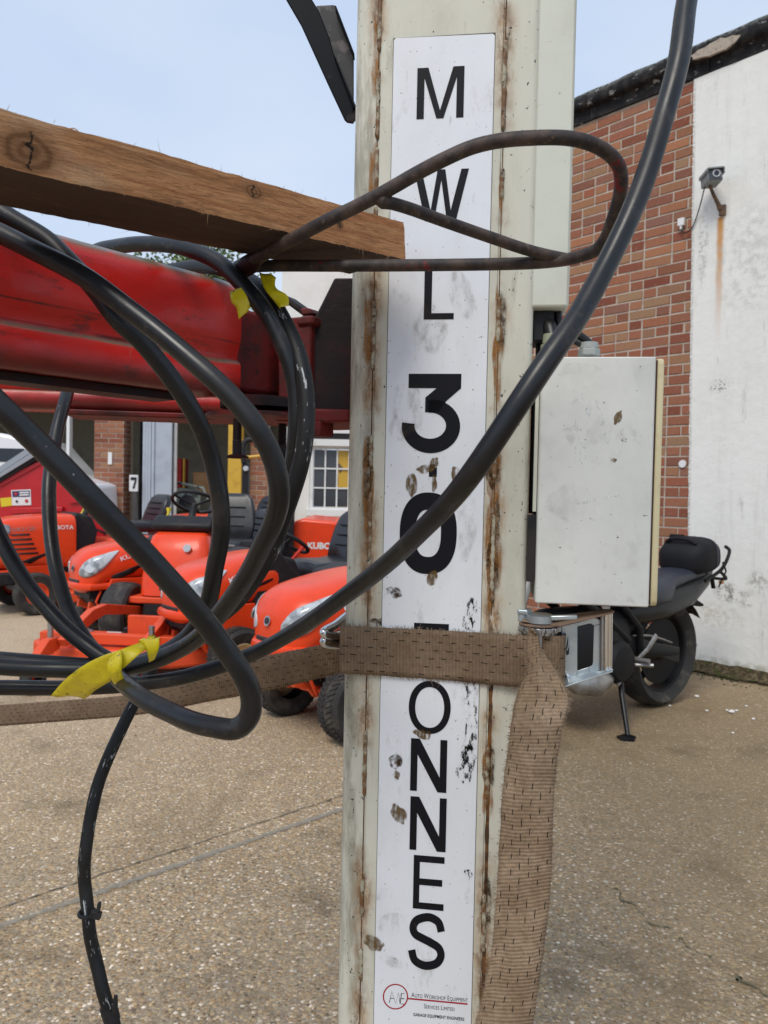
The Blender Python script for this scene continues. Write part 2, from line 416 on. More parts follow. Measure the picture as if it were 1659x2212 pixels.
patch(1600, 1450, .9, .09, (.30, .29, .20), .8, 16, .35, .65)
edge = t.rng(t.math('ADD', xyz[0], t.math('MULTIPLY', xyz[2], .085/ZT)), -.002, .022, .55, 0); c = t.mix(t.math('MULTIPLY', edge, t.rng(t.noise(60, 5, .7), .40, .6)), c, (.12, .10, .08))
t.set(c, .82, spec=.3); bb = t.bump(t.noise(4, 5, .6), .5, .02); t.bump(t.noise(70, 5, .7), .35, .003, bb)
m = MB(); m.prism(poly, -.016, .02); m.build('white_render', t.m, wall, world=False, smooth=25)
# coping pieces along the top
t = NT('coping_tar')
c = t.mix(t.rng(t.noise(12, 6, .7), .4, .7), (.014, .014, .016), (.05, .048, .045))
c = t.mix(t.rng(t.noise((9, 9, 22), 5, .7), .60, .68, 0, .9), c, (.40, .40, .37))
nr = t.n('ShaderNodeNewGeometry'); sx_ = t.n('ShaderNodeSeparateXYZ'); t.l(nr.outputs['Normal'], sx_.inputs[0])
c = t.mix(t.math('MULTIPLY', t.rng(sx_.outputs[2], .2, .9), t.rng(t.noise(35, 6, .75), .42, .62)), c, (.30, .31, .28))
t.set(c, .85, spec=.2); t.bump(t.noise(45, 6, .7), .8, .008); coping_mat = t.m
jx = [XE, wpx(1277, 226).x, .03, 2.3, 4.5]
prof = [(-.020, 0), (-.020, .085), (-.030, .092), (-.060, .096), (-.072, .108), (-.078, .13), (-.076, .16), (-.066, .19), (-.045, .217), (-.015, .237), (.03, .248), (.1, .25), (.2, .235), (.2, 0)]
for a, b in zip(jx, jx[1:]):
    m = MB(); ns = max(4, int((b-a)/.08)); rings = []
    for i in range(ns+1):
        x = a+.004+(b-a-.008)*i/ns
        rings.append([V((x, y+(.007*mnoise.noise(V((x*7, y*20, z*20)))+.003*mnoise.noise(V((x*31, y*30, z*30))) if y < .1 else 0), z+(.008*mnoise.noise(V((x*6, 3, y*9))) if z > .05 else 0)+ZT+.001)) for y, z in prof])
    m.loft(rings); m.build('coping_stone', coping_mat, wall, world=False, smooth=50)
# pale mortar patch stuck on the coping
cc = wpx(1548, 104, .06); m = MB(); rows = [[], []]
ring = [V((cc.x+.17*math.cos(a)*(1+.3*mnoise.noise(V((math.cos(a)*2, math.sin(a)*2, 0)))), -.0815, cc.z+.042*math.sin(a)*(1+.4*mnoise.noise(V((math.cos(a)*3, math.sin(a)*3, 5)))))) for a in [2*math.pi*i/28 for i in range(28)]]
m.loft([ring, [q+V((0, .022, 0)) for q in ring]]); m.build('mortar_patch', M('pale_mortar', (.42, .36, .29), .9, layers=((40, (.3, .25, .2), .45, .65),)), wall, world=False, smooth=0)

# ------------------------------------------------------------------ workshop across the yard
def pxbox(name, mat, x0, y0, x1, y1, d, dep, parent, bevel=0):
    a, b = P(x0, y1, d), P(x1, y0, d)
    m_ = MB(); m_.box(((a.x+b.x)/2, a.y+dep/2, (a.z+b.z)/2), (abs(b.x-a.x), dep, abs(b.z-a.z))); return m_.build(name, mat, parent, bevel=bevel)
paint_white = M('old_white_paint', (.74, .74, .72), .6, layers=((5, (.58, .57, .54), .5, .75), (60, (.4, .38, .34), .66, .75)), bump=(30, .2))
cream_wall = M('cream_render', (.80, .78, .73), .85, layers=((1.5, (.7, .67, .61), .45, .7),), bump=(60, .2))
dark_in = M('workshop_inside', (.16, .155, .12), .9, layers=((2, (.08, .08, .07), .4, .7),))
khaki = M('khaki_cladding', (.42, .41, .33), .8, layers=((3, (.3, .29, .23), .45, .7),))
grey_door = M('pale_grey_door', (.42, .47, .53), .5, layers=((4, (.35, .39, .44), .45, .7), (30, (.25, .25, .25), .68, .76)))
black_rub = M('black_rubber', (.012, .012, .013), .55, layers=((20, (.035, .033, .03), .5, .8, .75),), spec=.3)
roof_felt = M('roof_sheet', (.13, .13, .13), .8, layers=((3, (.2, .2, .19), .4, .7),))
D = 12.0; gz0 = 0.0
def bx(m_, x0, x1, y0, y1, z0, z1): return m_.box(((x0+x1)/2, (y0+y1)/2, (z0+z1)/2), (abs(x1-x0), abs(y1-y0), abs(z1-z0)))
shop = thing('workshop', 'brick and white workshop with open doors behind the orange mowers', 'building', Matrix.Translation(V((-3.0, D, 0))))
X = lambda px, d=D: P(px, 1050, d).x
m = MB(); bx(m, -9, X(600), D+5.0, D+5.2, 0, 3.8); m.build('back_wall', khaki, shop)
m = MB(); bx(m, -9, -8.8, D+.3, D+4.99, 0, 3.8); m.build('side_wall', dark_in, shop)
m = MB(); bx(m, -9.2, X(606), D+.1, D+5.3, 3.81, 3.95); m.build('roof', roof_felt, shop)
m = MB(); bx(m, -9, X(600), D, D+.25, 2.95, 3.8); m.build('lintel', cream_wall, shop)
# brick piers, laid brick by brick
def pier(x0, x1, d0, d1, z1):
    q = MB(); bx(q, x0+.006, x1-.006, d0+.008, d1, 0, z1); o_ = q.build('pier', mortar_mat, shop)
    return o_
def pier_bricks(x0, x1, d0, d1, z1):
    mat4 = Matrix.Translation(V((x0, d0+.008, 0)))
    pr = pier(x0, x1, d0, d1, z1); sl = []; k_ = 0; z = .01
    inv = MW[shop.name].inverted() @ mat4
    W_ = x1-x0
    while z < z1-.07:
        x = 0; pat = [.215, .215, .1025] if k_ % 2 else [.1025, .215, .215]; i_ = 0
        while x < W_-.03:
            w_ = min(pat[i_ % 3], W_-x); sl.append((x+w_/2, z+.0325, w_, .065)); x += w_+.01; i_ += 1
        z += .075; k_ += 1
    for x, z, w_, h_ in sl:
        if z < .5 or z > 2.4: continue
        o_ = bpy.data.objects.new('brick', brick_mesh(w_, h_, random.randrange(3))); COL.objects.link(o_); o_.parent = pr
        o_.location = inv @ V((x, -.006, z)); MW[o_.name] = MW[pr.name]
    q = MB()
    for x, z, w_, h_ in sl:
        if z < .5 or z > 2.4:
            vs_, fs = brick_vs(w_, h_); q.add([mat4 @ (p_+V((x, -.006, z))) for p_ in vs_], fs)
    q.build('brick_courses', brick_mat, pr, smooth=30, kind='stuff')
    return pr
pr = pier_bricks(X(213), X(276), D-.2, D+.25, 2.95)
m = MB(); side_sl = []
rot = Matrix.Translation(V((X(276)-.008, D-.19, 0))) @ Matrix.Rotation(R(90), 4, 'Z')
z = .01; kk = 0
while z < 2.88:
    x = .0
    for w_ in ([.1025, .215] if kk % 2 else [.215, .1025]):
        vs_, fs = brick_vs(w_, .065); m.add([rot @ (q+V((x+w_/2, -.006, z+.0325))) for q in vs_], fs); x += w_+.01
    z += .075; kk += 1
m.build('brick_return', brick_mat, shop, smooth=30, kind='stuff')
pxbox('white_plate', paint_white, 233, 977, 242, 1003, D-.23, .02, shop)
pxbox('dark_jamb', black_rub, 297, 880, 307, 1230, D-.06, .2, shop)
dr_ = pxbox('sliding_door', grey_door, 307, 822, 376, 1225, D-.12, .05, shop)
for px_ in (311, 317, 323, 330): pxbox('door_rib', grey_door, px_, 824, px_+2.6, 1223, D-.145, .026, dr_)
pxbox('white_post', paint_white, 141, 812, 156, 1230, D-.05, .12, shop)
pxbox('post', paint_white, 378, 800, 381, 1225, D-.03, .05, shop)
yellow_steel = M('yellow_steel', (.62, .38, .04), .5, layers=((8, (.48, .28, .03), .45, .7), (35, (.1, .06, .03), .68, .74)))
yo = pxbox('column', yellow_steel, 489, 806, 526, 1228, D-.25, .2, shop); yo['label'] = 'chipped yellow steel column'
pier_bricks(X(540), X(578), D-.02, D+.2, 2.95)
# white gabled end with a window
gx0, gx1 = X(602, 12.6), X(1010, 12.6)
m = MB(); wx0, wx1 = X(668, 12.6), X(812, 12.6); wz1, wz0 = P(700, 962, 12.6).z, P(700, 1104, 12.6).z; zt = 5.6
bx(m, gx0, wx0, 12.6, 12.85, 0, zt); bx(m, wx1, gx1, 12.6, 12.85, 0, zt); bx(m, wx0, wx1, 12.6, 12.85, 0, wz0); bx(m, wx0, wx1, 12.6, 12.85, wz1, zt)
m.build('white_wall', cream_wall, shop, smooth=0)
m = MB(); bx(m, gx0+.02, gx1, 12.86, 19, zt-.2, zt); m.build('gable_roof', roof_felt, shop)
m = MB(); bx(m, gx0, gx0+.2, 12.86, 19, 0, zt-.21); m.build('gable_side', cream_wall, shop)
glass = M('dirty_glass', (.05, .055, .06), .12, spec=.6)
wf = MB(); fr_ = .06
bx(wf, wx0, wx0+fr_, 12.62, 12.7, wz0, wz1); wf2 = wf.build('window', paint_white, shop)
for nm, a in (('frame_side', (wx1-fr_, wx1, wz0, wz1)), ('frame_top', (wx0+fr_, wx1-fr_, wz1-fr_, wz1)), ('frame_bottom', (wx0+fr_, wx1-fr_, wz0, wz0+fr_))):
    q = MB(); bx(q, a[0], a[1], 12.62, 12.7, a[2], a[3]); q.build(nm, paint_white, wf2)
ncol, nrow = 5, 3; cw = (wx1-wx0-2*fr_)/ncol; rh = (wz1-wz0-2*fr_)/nrow
ywin = M('yellow_things_inside', (.55, .34, .04), .4, layers=((3, (.1, .06, .05), .55, .6),))
for i in range(ncol):
    for j in range(nrow):
        q = MB(); bx(q, wx0+fr_+cw*i+.012, wx0+fr_+cw*(i+1)-.012, 12.665, 12.672, wz0+fr_+rh*j+.012, wz0+fr_+rh*(j+1)-.012); q.build('pane', ywin if (i, j) in ((2, 2), (3, 1), (3, 2), (2, 1), (4, 0)) else glass, wf2)
for i in range(1, ncol):
    q = MB(); bx(q, wx0+fr_+cw*i-.012, wx0+fr_+cw*i+.012, 12.64, 12.69, wz0+fr_, wz1-fr_); q.build('glazing_bar', paint_white, wf2)
for j in range(1, nrow):
    q = MB(); bx(q, wx0+fr_, wx1-fr_, 12.637, 12.66, wz0+fr_+rh*j-.012, wz0+fr_+rh*j+.012); q.build('glazing_bar', paint_white, wf2)
pxbox('window_sill', paint_white, 660, 1104, 820, 1114, 12.5, .13, shop)
pxbox('sign_board', paint_white, 640, 918, 860, 934, 12.53, .06, shop); pxbox('dark_trim', black_rub, 660, 936, 860, 950, 12.55, .04, shop)
pxbox('window_head', paint_white, 660, 951, 830, 962, 12.5, .12, shop)
# things standing inside the workshop door
red_paint = M('red_cabinet_paint', (.45, .02, .02), .4); card = M('cardboard', (.42, .24, .12), .85, layers=((6, (.34, .19, .09), .4, .7),))
def stood(name, label, cat, mat, x0, y0, x1, y1, d, dep, det=None):
    a, b = P(x0, y1, d), P(x1, y0, d); T_ = thing(name, label, cat, Matrix.Translation(V(((a.x+b.x)/2, d+dep/2, 0))))
    m_ = MB(); bx(m_, a.x, b.x, d, d+dep, a.z, b.z); m_.build('body', mat, T_, bevel=.01)
    return T_, a, b
T_, a, b = stood('tool_cabinet', 'red tool cabinet just inside the workshop door', 'cabinet', red_paint, 378, 990, 392, 1150, 13.2, .5)
for k_ in range(4):
    m = MB(); bx(m, a.x+.01, b.x-.01, 13.18, 13.2, a.z+.2*k_+.1, a.z+.2*k_+.28); m.build('drawer', red_paint, T_)
T_, a, b = stood('yellow_stand', 'slim yellow stand beside the red tool cabinet', 'stand', yellow_steel, 392.5, 990, 399, 1150, 13.0, .08)
m = MB(); bx(m, a.x-.1, b.x+.1, 12.9, 13.2, 0, .03); m.build('base', yellow_steel, T_)
T_, a, b = stood('bench', 'low dark bench under the cardboard box', 'bench', dark_in, 405, 1068, 470, 1150, 13.2, .7)
T_, a, b = stood('cardboard_box', 'plain brown cardboard box in the workshop doorway', 'box', card, 416, 1021, 462, 1067.5, 13.25, .45)
m = MB(); bx(m, a.x, (a.x+b.x)/2-.004, 13.25, 13.70, b.z+.002, b.z+.008); m.build('flap', card, T_)
m = MB(); bx(m, (a.x+b.x)/2+.004, b.x, 13.25, 13.70, b.z+.002, b.z+.008); m.build('flap', card, T_)
# machine of pale green metal beside the door
gm = M('pale_green_metal', (.3, .36, .32), .45, layers=((8, (.05, .05, .05), .5, .6),))
T_ = thing('engine_unit', 'pale green engine unit standing before the cardboard box', 'engine', Matrix.Translation(P(402, 1075, 12.6)))
c0 = P(402, 1080, 12.6); m = MB(); m.lathe([(0, -.22), (.16, -.22), (.2, -.15), (.2, .15), (.16, .22), (0, .22)], c0, (1, .3, 0), 18); m.build('drum', gm, T_)
m = MB(); bx(m, c0.x-.3, c0.x+.3, 12.5, 12.9, 0, c0.z-.2); m.build('skid', dark_in, T_)
m = MB(); m.tube([c0+V((-.25, -.1, .1)), c0+V((-.1, -.1, .28)), c0+V((.3, -.1, .2)), c0+V((.38, -.1, 0))], .025, 8); m.build('pipe', gm, T_)
m = MB(); m.lathe([(0, 0), (.13, 0), (.13, .06), (0, .06)], c0+V((.1, -.3, -.05)), (.1, -1, .2), 16); m.build('fan_cover', black_rub, T_)
# sign on the pier return
white_pl = M('white_plastic', (.75, .75, .75), .4); ink = M('black_ink', (.012, .012, .014), .45)
T_ = thing('wall_sign', 'small white sign with a black mark on the workshop pier', 'sign', Matrix.Translation(P(289, 1043, 11.7)))
pxbox('panel', white_pl, 279, 1026, 298, 1061, 11.72, .03, T_); pxbox('mark', ink, 282, 1031, 295, 1037, 11.71, .006, T_)
m = MB(); m.hexa([P(x, y, d_) for x, y, d_ in ((291, 1037.5, 11.715), (295, 1037.5, 11.715), (291, 1037.5, 11.708), (295, 1037.5, 11.708), (286, 1055, 11.715), (290, 1055, 11.715), (286, 1055, 11.708), (290, 1055, 11.708))]); m.build('mark', ink, T_)
# tree behind the workshop
bark = M('bark', (.10, .075, .05), .9, bump=(14, .6, .02)); 
t = NT('leaf_green'); ge = t.n('ShaderNodeNewGeometry'); c = t.ramp(ge.outputs['Random Per Island'], [(0, (.05, .09, .02)), (.5, (.10, .16, .035)), (1, (.17, .22, .06))]); t.set(c, .6); leaf_mat = t.m
def tree(px, py, d, rad, label, seed):
    rnd = random.Random(seed); c0 = P(px, py, d); T_ = thing('broadleaf_tree', label, 'tree', Matrix.Translation(V((c0.x, c0.y, 0))))
    top = c0.z-rad; m_ = MB(); m_.tube([V((c0.x, c0.y, 0)), V((c0.x+.1, c0.y, top*.4)), V((c0.x-.05, c0.y, top*.8)), V((c0.x, c0.y, top+rad*.4))], [.28, .2, .16, .08], 10); tr = m_.build('trunk', bark, T_)
    for k_ in range(7):
        a = k_*.9; q = MB(); s_ = V((c0.x, c0.y, top*(.7+.05*k_))); e = s_+V((math.cos(a)*rad*.8, math.sin(a)*rad*.8, rad*(.5+.1*k_))); q.tube([s_, s_.lerp(e, .5)+V((0, 0, .2)), e], [.08, .05, .015], 6); q.build('limb', bark, tr)
    q = MB(); cl = [(c0+V((rnd.gauss(0, .45), rnd.gauss(0, .45), rnd.gauss(0, .38)))*1.0 if False else c0+V((rnd.gauss(0, .45)*rad, rnd.gauss(0, .45)*rad, rnd.gauss(-.1, .38)*rad))) for _ in range(70)]
    for p_ in cl:
        for _ in range(90):
            o_ = p_+V((rnd.gauss(0, .16), rnd.gauss(0, .16), rnd.gauss(0, .12)))*rad; u = V((rnd.uniform(-1, 1), rnd.uniform(-1, 1), rnd.uniform(-.6, .6))).normalized()*.075; v_ = u.orthogonal().normalized()*.045
            q.add([o_-u, o_+v_, o_+u, o_-v_], [(0, 1, 2, 3)])
    q.build('crown', leaf_mat, T_, smooth=0, kind='stuff')
tree(455, 600, 24, 1.5, 'leafy green tree showing between the timber and the red arm', 3)
# ------------------------------------------------------------------ shared vehicle materials
orange = M('orange_paint', (.80, .060, .012), .32, layers=((7, (.70, .055, .012), .45, .7), (60, (.45, .06, .02), .70, .78, .7)), spec=.35, coat=.12)
orange_dull = M('orange_frame_paint', (.74, .075, .015), .5, layers=((12, (.5, .06, .02), .52, .75, .8),))
black_pl = M('black_plastic', (.014, .014, .016), .5, layers=((9, (.035, .034, .032), .5, .75, .7),), spec=.3)
seat_vinyl = M('seat_vinyl', (.018, .018, .022), .33, layers=((6, (.035, .035, .038), .5, .75, .5),))
tyre_mat = M('tyre_rubber', (.025, .024, .023), .8, layers=((11, (.10, .088, .07), .48, .75, .95),), bump=(60, .3))
lens = M('headlight_lens', (.50, .54, .56), .10, layers=((9, (.20, .22, .24), .45, .62),), spec=.8)
cream_hub = M('cream_hub', (.62, .46, .25), .5, layers=((10, (.4, .28, .15), .5, .75),))
steel = M('bare_steel', (.45, .45, .46), .35, 1.0, layers=((14, (.2, .18, .16), .5, .75, .6),))
white_ink = M('white_lettering', (.75, .75, .75), .5); grey_ink = M('grey_lettering', (.30, .20, .18), .5)
yellow_pl = M('yellow_plastic', (.70, .55, .02), .45); blue_pl = M('blue_plastic', (.02, .22, .65), .4); red_pl = M('red_plastic', (.6, .03, .015), .4)

def text_mesh(s, size=1.0, off=0.0, shear=0.0, space=1.0):
    cu = bpy.data.curves.new('t', 'FONT'); cu.body = s; cu.size = size; cu.offset = off; cu.shear = shear; cu.space_character = space; cu.resolution_u = 3
    o_ = bpy.data.objects.new('t', cu); COL.objects.link(o_); bpy.context.view_layer.update()
    me = bpy.data.meshes.new_from_object(o_.evaluated_get(bpy.context.evaluated_depsgraph_get()))
    vs_ = [tuple(v_.co[:2]) for v_ in me.vertices]; fs = [tuple(p.vertices) for p in me.polygons]
    bpy.data.objects.remove(o_); bpy.data.curves.remove(cu); bpy.data.meshes.remove(me)
    return vs_, fs

class Shell:
    """a hood skin: sections (x, half width, z low, z high); superellipse across"""
    def __init__(s, secs, e=3.0):
        s.s = sorted(spline(sorted(secs), 10)); s.e = e
        for _ in range(6): s.s = [s.s[0]]+[(b[0],)+tuple((p+2*q+r_)/4 for p, q, r_ in zip(a[1:], b[1:], c_[1:])) for a, b, c_ in zip(s.s, s.s[1:], s.s[2:])]+[s.s[-1]]
    def at(s, x):
        S = s.s
        if x <= S[0][0]: return S[0][1:]
        for a, b in zip(S, S[1:]):
            if x <= b[0]:
                k = (x-a[0])/(b[0]-a[0]); return tuple(p+(q-p)*k for p, q in zip(a[1:], b[1:]))
        return S[-1][1:]
    def ring(s, x, n=64):
        hw, z0, z1 = s.at(x); zc = (z0+z1)/2; hz = (z1-z0)/2; r_ = []
        for k in range(n):
            a = 2*math.pi*k/n; cx, sx = math.cos(a), math.sin(a)
            r_.append(V((x, hw*math.copysign(abs(cx)**(2/s.e), cx), zc+hz*math.copysign(abs(sx)**(2/s.e), sx))))
        return r_
    def y(s, x, z, off=0):
        hw, z0, z1 = s.at(x); u = min(.999, abs((z-(z0+z1)/2)/((z1-z0)/2))); return hw*(1-u**s.e)**(1/s.e)+off
    def mesh(s, nx=26):
        m_ = MB(); S = s.s; xs_ = []
        for a, b in zip(S, S[1:]):
            xs_.append(a[0])
        xs_.append(S[-1][0]); m_.loft([s.ring(x) for x in xs_]); return m_
    def patch(s, outline, side, off=.004, th=.006):
        """outline in (x, z) as top and bottom polylines of equal length, drawn on the skin"""
        m_ = MB(); top, bot = outline; rows = []; K = 5
        for (xa, za), (xb, zb_) in zip(top, bot):
            rows.append([V((xa+(xb-xa)*k/K, side*s.y(xa+(xb-xa)*k/K, za+(zb_-za)*k/K, off), za+(zb_-za)*k/K)) for k in range(K+1)])
        m_.grid(rows); return m_
    def text(s, string, x0, z0, x1, z1, size, side, off=.006, bold=.0, slope=None):
        vs_, fs = text_mesh(string, 1.0, bold); W_ = max(v_[0] for v_ in vs_); m_ = MB(); d = V((x1-x0, z1-z0)); L_ = d.length; d = d/L_; n_ = V((-d.y, d.x))
        if x1 < x0: n_ = V((d.y, -d.x))
        pts = []
        for a, b in vs_:
            q = V((x0, z0))+d*(a/W_*L_)+n_*(b*size); pts.append(V((q.x, side*s.y(q.x, q.y, off), q.y)))
        m_.add(pts, fs); return m_

def wheel(root, c, r, wid, hub, side, name='wheel', tread=True):
    m_ = MB(); h = wid/2; pr = [(r*.52, -h*.7), (r*.72, -h*.96), (r*.88, -h), (r*.97, -h*.82), (r, -h*.4), (r, h*.4), (r*.97, h*.82), (r*.88, h), (r*.72, h*.96), (r*.52, h*.7)]
    m_.lathe(pr, c, (0, 1, 0), 32)
    ty = m_.build(name, tyre_mat, root, world=False, smooth=35)
    if tread:
        q = MB()
        for k in range(44):
            a = 2*math.pi*k/44
            for s_ in (-1, 1):
                mm = Matrix.Rotation(-a, 4, 'Y')
                q.box(V(c)+mm @ V((0, s_*h*.42, r+.001)), (.012, h*.66, .006), (mm @ Matrix.Rotation(.5*s_, 4, 'Z')).to_3x3())
        q.build('tread', tyre_mat, ty, world=False, smooth=0, kind='stuff')
    m_ = MB(); m_.lathe([(r*.56, side*h*.66), (r*.5, side*h*.78), (r*.42, side*h*.45), (r*.2, side*h*.4), (r*.17, side*h*.7), (r*.06, side*h*.75)], c, (0, 1, 0), 24); m_.build('rim', hub, ty, world=False, smooth=35)
    return ty

def heading(nose_px, d, th):
    """matrix of a vehicle whose nose tip stands at a pixel's column and depth, heading th left of straight at the viewer"""
    p = P(nose_px, 1106, d); h = V((-math.sin(th), -math.cos(th), 0)); return p, h

def seat(root, x, z, w_=.46, back=.40, lean=.12, tall=True):
    sh = []
    for xx, hz, dz in ((.24, .03, -.01), (.21, .055, .0), (.1, .06, .005), (-.1, .06, .0), (-.2, .06, .012), (-.23, .03, .01)):
        ring = []
        for k in range(20):
            a = 2*math.pi*k/20; cx, sx = math.cos(a), math.sin(a)
            ring.append(V((x+xx, w_/2*math.copysign(abs(cx)**.5, cx)*(.9 if xx > .2 or xx < -.2 else 1), z+dz+hz*math.copysign(abs(sx)**.6, sx)+(.018*abs(cx)**3 if sx > 0 else 0))))
        sh.append(ring)
    m_ = MB(); m_.loft(sh); st = m_.build('seat', seat_vinyl, root, world=False, smooth=60)
    sh = []
    for k_, (t_, wd, th) in enumerate(((0, .9, .03), (.04, .95, .05), (.3, 1, .055), (.65, .96, .055), (.88, .82, .05), (.97, .62, .04), (1, .4, .015))):
        ring = []
        for k in range(20):
            a = 2*math.pi*k/20; cx, sx = math.cos(a), math.sin(a)
            ring.append(V((x-.235-lean*t_+th*math.copysign(abs(sx)**.6, sx)+.025*abs(cx)**3, w_/2*wd*math.copysign(abs(cx)**.55, cx), z+.05+back*t_)))
        sh.append(ring)
    m_ = MB(); m_.loft(sh); bk = m_.build('backrest', seat_vinyl, st, world=False, smooth=60)
    for k in range(3):
        m_ = MB(); m_.tube([V((x-.235-lean*(.3+.2*k)+.064, s_*w_*.30, z+.05+back*(.3+.2*k))) for s_ in (-1, 0, 1)], .006, 6); m_.build('seam', black_pl, st, world=False)
    return st

def steering(root, x, z, r=.17, tilt=.5, base=(0, 0, 0)):
    c = V((x, 0, z)); ax = V((-math.sin(tilt), 0, math.cos(tilt))); u = ax.orthogonal().normalized(); v_ = ax.cross(u)
    m_ = MB(); m_.tube([c+(u*math.cos(a)+v_*math.sin(a))*r for a in [2*math.pi*k/28 for k in range(28)]], .014, 8, closed=True); sw = m_.build('steering_wheel', black_pl, root, world=False)
    for k in range(3):
        a = 2.1*k+.5; m_ = MB(); m_.tube([c-ax*.03, c+(u*math.cos(a)+v_*math.sin(a))*(r-.008)], .011, 6); m_.build('spoke', black_pl, sw, world=False)
    m_ = MB(); m_.cyl(c-ax*.28, c-ax*.02, .028, 12); m_.build('steering_column', black_pl, sw, world=False)

def rider_mower(label, nose_px, d, th, hood, seat_x=-.55, seat_z=.70, hub=None, fx=.48, fr=.19, fy=.30, rr_=.25, rx=-.62, ry=.38, back=.40, dash=.14, text=True, name='ride_on_mower', tread=True, lamps=True):
    p, h = heading(nose_px, d, th); nose = max(q[0] for q in hood.s)
    T_ = thing(name, label, 'mower', frame(V((p.x, p.y, 0))-h*nose, h), 'orange mowers and tractors parked in a row')
    hd = hood.mesh().build('hood', orange, T_, world=False, smooth=75)
    hw, z0, z1 = hood.at(nose-.12)
    zf = .485 if lamps else z0; zb = .60; z0 = zf
    if lamps:
        for sd in (-1, 1):
            top = [(nose-.004, zb-.035), (nose-.009, zb+.0), (nose-.03, zb+.045), (nose-.07, zb+.078), (nose-.14, zb+.105), (nose-.21, zb+.125), (nose-.26, zb+.135)]
            bot = [(nose-.0045, zb-.055), (nose-.016, zb-.07), (nose-.045, zb-.066), (nose-.09, zb-.04), (nose-.16, zb+.02), (nose-.22, zb+.09), (nose-.265, zb+.131)]
            pt = hood.patch((spline(top, 3), spline(bot, 3)), sd, .008); pt.build('headlight', lens, hd, world=False, smooth=60, solid=.004)
            q = MB(); lx, lz = nose-.055, zb+.0; q.lathe([(.0, .0), (.034, .002), (.036, .009), (0, .009)], (lx, sd*hood.y(lx, lz, .004), lz), (.5, sd*.8, .3), 16); q.build('reflector', steel, hd, world=False)
    nw = hood.at(nose)
    m_ = MB(); m_.lathe([(0, 0), (.026, 0), (.026, .006), (0, .006)], (nose+.002, 0, (zb-.012 if lamps else (nw[1]+nw[2])/2)), (1, 0, .25), 20); m_.build('badge', steel, hd, world=False)
    m_ = MB(); m_.lathe([(0, .006), (.017, .006), (.017, .009), (0, .009)], (nose+.002, 0, (zb-.012 if lamps else (nw[1]+nw[2])/2)), (1, 0, .25), 16); m_.build('badge_centre', ink, hd, world=False)
    # black grille under the nose and dark slot along the flank
    m_ = MB(); bx(m_, nose-.5, nose-.06, -.17, .17, z0-.13, z0+.03); m_.build('grille', black_pl, T_, world=False, bevel=.01)
    for k in range(4):
        m_ = MB(); bx(m_, nose-.059, nose-.052, -.15, .15, z0-.09+.026*k, z0-.078+.026*k); m_.build('grille_bar', black_pl, T_, world=False)
    if lamps:
        m_ = MB(); m_.prism([(-.10, .440), (.10, .440), (.11, .505), (-.11, .505)], nose-.04, nose+.004, axis='x'); m_.build('grille_mouth', ink, hd, world=False, bevel=.008)
        m_ = MB(); m_.prism([(dash+.20, .50), (dash+.22, .80), (dash+.02, .84), (dash-.20, .62), (dash-.30, .40), (dash+.1, .37)], -.262, .262); m_.build('footwell', black_pl, T_, world=False, bevel=.02)
    m_ = MB(); m_.tube([V((nose-.30, -.235, z0-.02)), V((nose-.06, -.20, z0-.03)), V((nose+.0, -.12, z0-.03)), V((nose+.015, 0, z0-.03)), V((nose+.0, .12, z0-.03)), V((nose-.06, .20, z0-.03)), V((nose-.30, .235, z0-.02))], .028, 8, flat=.8); m_.build('bumper', orange, T_, world=False)
    for sd in (-1, 1):
        sl = hood.patch(([(nose-.21, z0+.055), (nose-.36, z0+.115), (nose-.58, z0+.185)], [(nose-.20, z0+.0), (nose-.36, z0+.06), (nose-.58, z0+.172)]), sd, .003); sl.build('side_slot', black_pl, hd, world=False, solid=.003)
        if text:
            a_ = (nose-.27, zf+.165, nose-.53, zf+.255) if sd > 0 else (nose-.53, zf+.255, nose-.27, zf+.165)
            hood.text('KUBOTA', a_[0], a_[1], a_[2], a_[3], .05, sd, .006, .012).build('lettering', white_ink, hd, world=False, smooth=0)
        # side skirt
        m_ = MB(); sk = [(nose-.20, z0+.03), (nose-.16, z0-.10), (nose-.34, z0-.15), (dash+.02, z0-.16), (rx+.30, z0-.17), (rx+.30, z0-.09), (dash+.04, z0-.08), (dash+.16, z0-.03), (dash+.20, z0+.03)]
        m_.prism(sk, sd*.225, sd*.255); m_.build('side_skirt', orange, T_, world=False, bevel=.006)
        # footrest and fender
        m_ = MB(); bx(m_, rx+.26, dash+.02, sd*.257, sd*.47, z0-.17, z0-.14); m_.build('footrest', orange_dull, T_, world=False, bevel=.006)
        fs_ = []
        for k in range(13):
            a = math.pi*(.02+.92*k/12); fs_.append((rx+(rr_+.05)*math.cos(a), rr_+(rr_+.045)*math.sin(a)))
        m_ = MB(); m_.prism(fs_+[(q[0]*1+(rx-q[0])*.08, q[1]-.02) for q in reversed(fs_)], sd*.24, sd*.48); m_.build('fender', orange, T_, world=False, bevel=.006)
        wheel(T_, (fx, sd*fy, fr), fr, .15, hub or cream_hub, sd, 'front_wheel', tread); wheel(T_, (rx, sd*ry, rr_), rr_, .22, hub or cream_hub, sd, 'rear_wheel', False)
        m_ = MB(); m_.tube([V((fx-.02, sd*.03, z0-.2)), V((fx, sd*.14, fr+.04)), V((fx, sd*(fy-.03), fr))], .022, 8); m_.build('axle_arm', orange_dull, T_, world=False)
    m_ = MB(); bx(m_, rx-.22, rx+.34, -.25, .25, .40, seat_z-.11); m_.build('seat_base', orange, T_, world=False, bevel=.04, bseg=3)
    m_ = MB(); bx(m_, rx-.3, nose-.25, -.15, .15, .20, z0-.005); m_.build('chassis', black_pl, T_, world=False)
